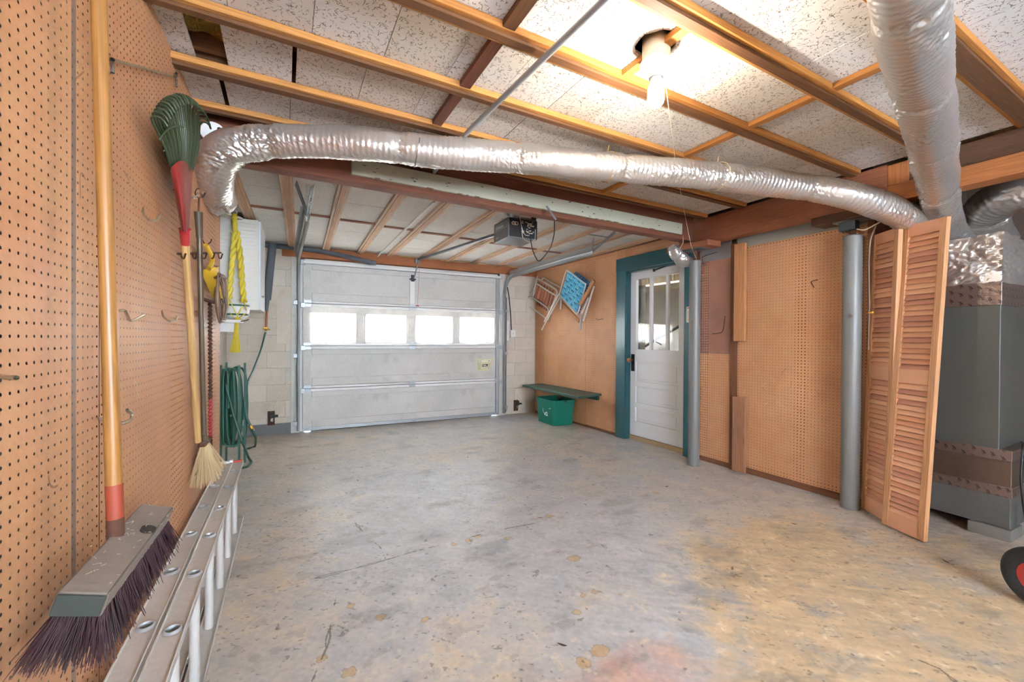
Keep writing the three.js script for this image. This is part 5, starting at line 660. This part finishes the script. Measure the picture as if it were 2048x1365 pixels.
// ================================================================ FAR LEFT CORNER
{
  const c = thing('wall_cabinet', 'white wall cabinet with a louvred side hung in the back corner', 'cabinet'), x0 = -.755, x1 = -.328, z0 = -5.04, z1 = -4.5, y0 = 1.425, y1 = 2.255, cw = mat('#e6e3da', .5);
  mesh('body', bx2(x0, x1 - .02, y0, y1, z0, z1, .003), cw, c); for (let i = 0; i < 24; i++) mesh('side_slat', bx2(x0 + .09, x1 - .028, y0 + .02 + i * .0335, y0 + .0505 + i * .0335, z1, z1 + .004, .001), cw, c);
  mesh('door', bx2(x1 - .02, x1, y0 + .005, y1 - .01, z0 + .004, z1 - .004, .003), mat('#dfe3e6', .45), c); mesh('knob', rod(V(x1, 1.56, z1 - .12), V(x1 + .02, 1.56, z1 - .12), .01), MAT.chrome, c); mesh('edge_post', bx2(x0 + .05, x0 + .07, y0 + .1, y1, z1, z1 + .02), MAT.galv, c); mesh('top_board', plank(V(-.74, 2.255, -4.2), V(-.5, 2.245, -4.5), .09, .02), cw, c);
  const sh = thing('wall_shelf', 'small white shelf below the hanging planter', 'shelf'); mesh('board', bx2(-.757, -.46, 1.30, 1.325, -4.48, -4.28, .004), MAT.white, sh); mesh('bracket', bx2(-.757, -.52, 1.22, 1.30, -4.39, -4.375), MAT.white, sh); mesh('peg', tube([V(-.47, 1.31, -4.3), V(-.42, 1.32, -4.29), V(-.40, 1.33, -4.28)], .004, 10, 6), MAT.rust, sh);
  const Z = -4.36, m = thing('macrame_hanger', 'yellow macrame plant hanger with twisted cords and a tassel', 'plant hanger'), mz = (x, y, z = Z) => onZ(x, y, z), ym = [mat('#d9c23a', .75), mat('#e3cf52', .75), mat('#c9ae2c', .75)];
  const twist = (pts, rad, r, turns) => { const cv = new THREE.CatmullRomCurve3(pts), out = []; for (let s = 0; s < 2; s++) { const o = []; for (let i = 0; i <= turns * 10; i++) { const t = i / (turns * 10), p = cv.getPointAt(t), a = i * .6283 + s * 3.1416, k = rad * (1 - .35 * Math.sin(t * 3)); o.push(p.add(V(k * Math.cos(a), 0, k * Math.sin(a)))); } out.push(tube(o, r, turns * 24, 6)); } return out; };
  mesh('hook', tube([mz(470, 421), mz(474, 424), mz(472, 430), mz(467, 427)], .004, 14, 6), MAT.white, m); mesh('top_wrap', [tube([mz(469, 428), mz(470, 446), mz(471, 470)], .019, 14, 12), ...[432, 437, 442].map((y) => new THREE.TorusGeometry(.02, .004, 6, 20).rotateX(Math.PI / 2).applyMatrix4(new THREE.Matrix4().setPosition(mz(469, y))))], ym[0], m);
  mesh('twisted_cord', twist([mz(470, 464), mz(466, 510), mz(462, 550), mz(458, 596)], .013, .0165, 4), ym[1], m); mesh('twisted_cord', twist([mz(473, 464), mz(480, 510), mz(484, 560), mz(488, 604)], .013, .0165, 4), ym[0], m);
  const ls = [[458, 596, 474, 632, .03], [458, 598, 476, 634, .06], [488, 604, 476, 632, .03], [488, 604, 474, 633, .06], [458, 596, 456, 622, -.03], [488, 604, 494, 625, -.02], [494, 625, 477, 636, .04], [456, 622, 470, 636, .04]]; mesh('cradle', ls.map(([a, b, c2, d, o]) => tube([mz(a, b), mz((a + c2) / 2, (b + d) / 2 + 1, Z + .09), mz(c2, d, Z + o)], .0042, 14, 6)), ym[1], m);
  mesh('knot', new THREE.SphereGeometry(.026, 16, 12).applyMatrix4(new THREE.Matrix4().setPosition(mz(475, 637, Z + .03))), ym[0], m); const ts = []; for (let i = 0; i < 34; i++) { const a = i * 2.4, r = .016 * Math.sqrt(i / 34), e = .042 * Math.sqrt(i / 34); const p = mz(474, 641, Z + .03), q = mz(471, 704, Z + .03); ts.push(tube([p.clone().add(V(r * Math.cos(a) * .6, 0, r * Math.sin(a) * .6)), p.clone().lerp(q, .5).add(V(r * 1.2 * Math.cos(a), 0, r * 1.2 * Math.sin(a))), q.clone().add(V(e * Math.cos(a), rr(-.01, .01), e * Math.sin(a)))], .0042, 10, 5)); } mesh('tassel', ts, ym[0], m).userData.label = 'yellow tassel';
  const pc = mz(474, 622, Z - .02), po = thing('planter', 'white planter with dark green bands in the yellow hanger', 'planter', V(pc.x, pc.y, pc.z)); mesh('bowl', lathe([[0, -.075], [.055, -.075], [.085, -.05], [.095, 0], [.092, .06], [.085, .06], [.086, 0], [.05, -.06], [0, -.06]], 32), MAT.white, po); for (const y of [-.035, .045]) mesh('green_band', lathe([[.0935 - (y < 0 ? .003 : 0), y - .008], [.0975 - (y < 0 ? .003 : 0), y], [.0935, y + .008]], 32), mat('#23563a', .4), po, 'dark green band');
}
{ // hose
  const Z = -4.62, hz = (x, y, z = Z) => onZ(x, y, z), rk = thing('hose_rack', 'green metal hose stand with upright rods', 'hose rack'); for (const [x, y, z, y2] of [[442, 731, Z + .02, 915], [453, 725, Z - .1, 905], [478.5, 731, Z + .12, 918], [490, 726, Z + .02, 905]]) { const p = hz(x, y, z); mesh('upright', bx2(p.x - .009, p.x + .009, 0, p.y, z - .006, z + .006), mat('#2d5c4d', .5), rk); } mesh('base_bar', [bx2(hz(442, 800).x, hz(492, 800).x, .0, .02, Z - .02, Z + .02), bx2(hz(465, 800).x - .01, hz(465, 800).x + .01, .45, .47, Z - .1, Z + .1)], mat('#2d5c4d', .5), rk);
  const h = thing('garden_hose', 'green garden hose looped over its stand in the corner', 'hose'), xL = hz(446, 800).x, xR = hz(482, 800).x, pts = [];
  for (let i = 0; i <= 13 * 16; i++) { const t = i / 16, a = t * 6.2832, q = perlin.noise(t * .6, 7, 3), lo = Math.floor(t + .25), w = (xR - xL) / 2 * (.3 + .8 * (((lo * 7) % 13) / 12)), cx = (xL + xR) / 2 + .035 * (((lo * 5) % 7) / 3 - 1), s = Math.sin(a), cc = Math.cos(a); pts.push(V(cx + w * Math.sign(cc) * Math.pow(Math.abs(cc), .6), .53 + (.36 + .03 * q) * Math.sign(s) * Math.pow(Math.abs(s), .75), Z + .11 - t * .0165 + .01 * q)); }
  mesh('coil', tube(pts, .0105, pts.length * 2, 8), MAT.hose, h);
  mesh('supply_lead', tube([V(onZ(531, 666, -5.66).x, onZ(531, 666, -5.66).y, -5.66), onZ(522, 700, -5.4), onZ(507, 740, -5.0), onZ(495, 766, -4.75), onZ(489, 800, -4.64), onZ(487, 840, -4.6)], .0105, 60, 8), MAT.hose, h); mesh('loose_lead', tube([onZ(452, 770, -4.49), onZ(470, 840, -4.48), onZ(487, 890, -4.47), onY(497, 915, .012), onY(503, 925, .012), onY(494, 934, .012), onY(474, 938, .012), onY(455, 940, .012)], .0105, 80, 8), MAT.hose, h); mesh('loose_lead', tube([onZ(488, 800, -4.6), onZ(493, 835, -4.58), onZ(503, 856, -4.57), onZ(511, 875, -4.57), onY(510, 893, .014), onY(495, 898, .012)], .0105, 60, 8), MAT.hose, h);
  const b0 = onZ(501, 852, -4.57), b1 = onZ(506, 863, -4.57); mesh('coupling', rod(b1, b0, .016, .014, 14), MAT.brass, h, 'brass coupling');
}
{ // safety sensors and the wall socket
  for (const [px, py, label, sx] of [[542, 838, 'rusty door safety sensor bracket on the wall beside the hose', 1], [1034, 812, 'rusty door safety sensor bracket on the wall beside the bin', 1]]) { const p = onZ(px, py, ZD + .05), s = thing('door_sensor', label, 'sensor', V(p.x, p.y, ZD + .008)); mesh('bracket', [rbox(.075, .17, .012, .003, 0, -.0, .006), rbox(.05, .02, .07, .003, 0, .07, .04)], MAT.rust, s); mesh('eye', [rbox(.05, .05, .05, .008, .005, .035, .05), rod(V(.03, .03, .05), V(.075 * sx, .03, .05), .014)], MAT.black, s); mesh('lens', rbox(.028, .05, .02, .004, .01, -.012, .04), MAT.chrome, s); mesh('wire', tube(px < 800 ? [V(0, .08, .01), V(.13, .33, .008), V(.24, .56, .006)] : [V(0, .08, .01), V(-.06, .35, .006), V(-.09, .6, .006)], .0025, 16, 5), MAT.cord, s); }
  const p = onZ(1024, 668, ZD), o = thing('wall_socket', 'white wall switch box with a black cable beside the track', 'switch', V(p.x, p.y, ZD + .003)); mesh('box', rbox(.085, .115, .04, .006, 0, 0, .02), MAT.white, o); mesh('toggle', rbox(.012, .025, .012, .003, 0, 0, .045), MAT.white, o); mesh('cable', tube([V(-.02, .055, .015), V(-.035, .3, .012), V(-.06, .55, .012), V(-.09, .72, .01)], .008, 24, 7), MAT.black, o);
  const q0 = onZ(1008, 682, ZD), q1 = onZ(1017, 642, ZD); tag(mesh('cover_strip', bx2(q0.x, q1.x, q0.y, q1.y, ZD + .003, ZD + .02, .003), MAT.white), 'white plastic strip on the wall next to the switch box', 'cover');
}
{ // a few dry leaves and crumbs on the floor
  const sh = new THREE.Shape(); sh.moveTo(-.02, 0); sh.quadraticCurveTo(0, .013, .022, .002); sh.quadraticCurveTo(0, -.012, -.02, 0); const g = new THREE.ShapeGeometry(sh, 6).rotateX(-Math.PI / 2), p = g.attributes.position; for (let i = 0; i < p.count; i++) p.setY(i, .004 + 9 * p.getX(i) ** 2 + 20 * p.getZ(i) ** 2); g.computeVertexNormals();
  const lm = [mat('#6b4a2e', .9), mat('#8a6440', .9), mat('#4d3524', .9)]; const spots = [[1160, 915], [716, 963], [582, 938], [1588, 1050], [1465, 1140], [1125, 1293], [935, 916], [1080, 1038], [1893, 1126], [898, 940], [1049, 920], [1333, 975]];
  spots.forEach(([x, y], i) => { const q = onY(x, y, .001); const o = tag(mesh('dry_leaf', g, lm[i % 3]), 'curled brown leaf scrap lying on the concrete floor', 'leaf', 'dry leaf scraps on the floor'); o.position.copy(q); o.rotation.y = i * 1.7; });
}
renderer.render(scene, camera);
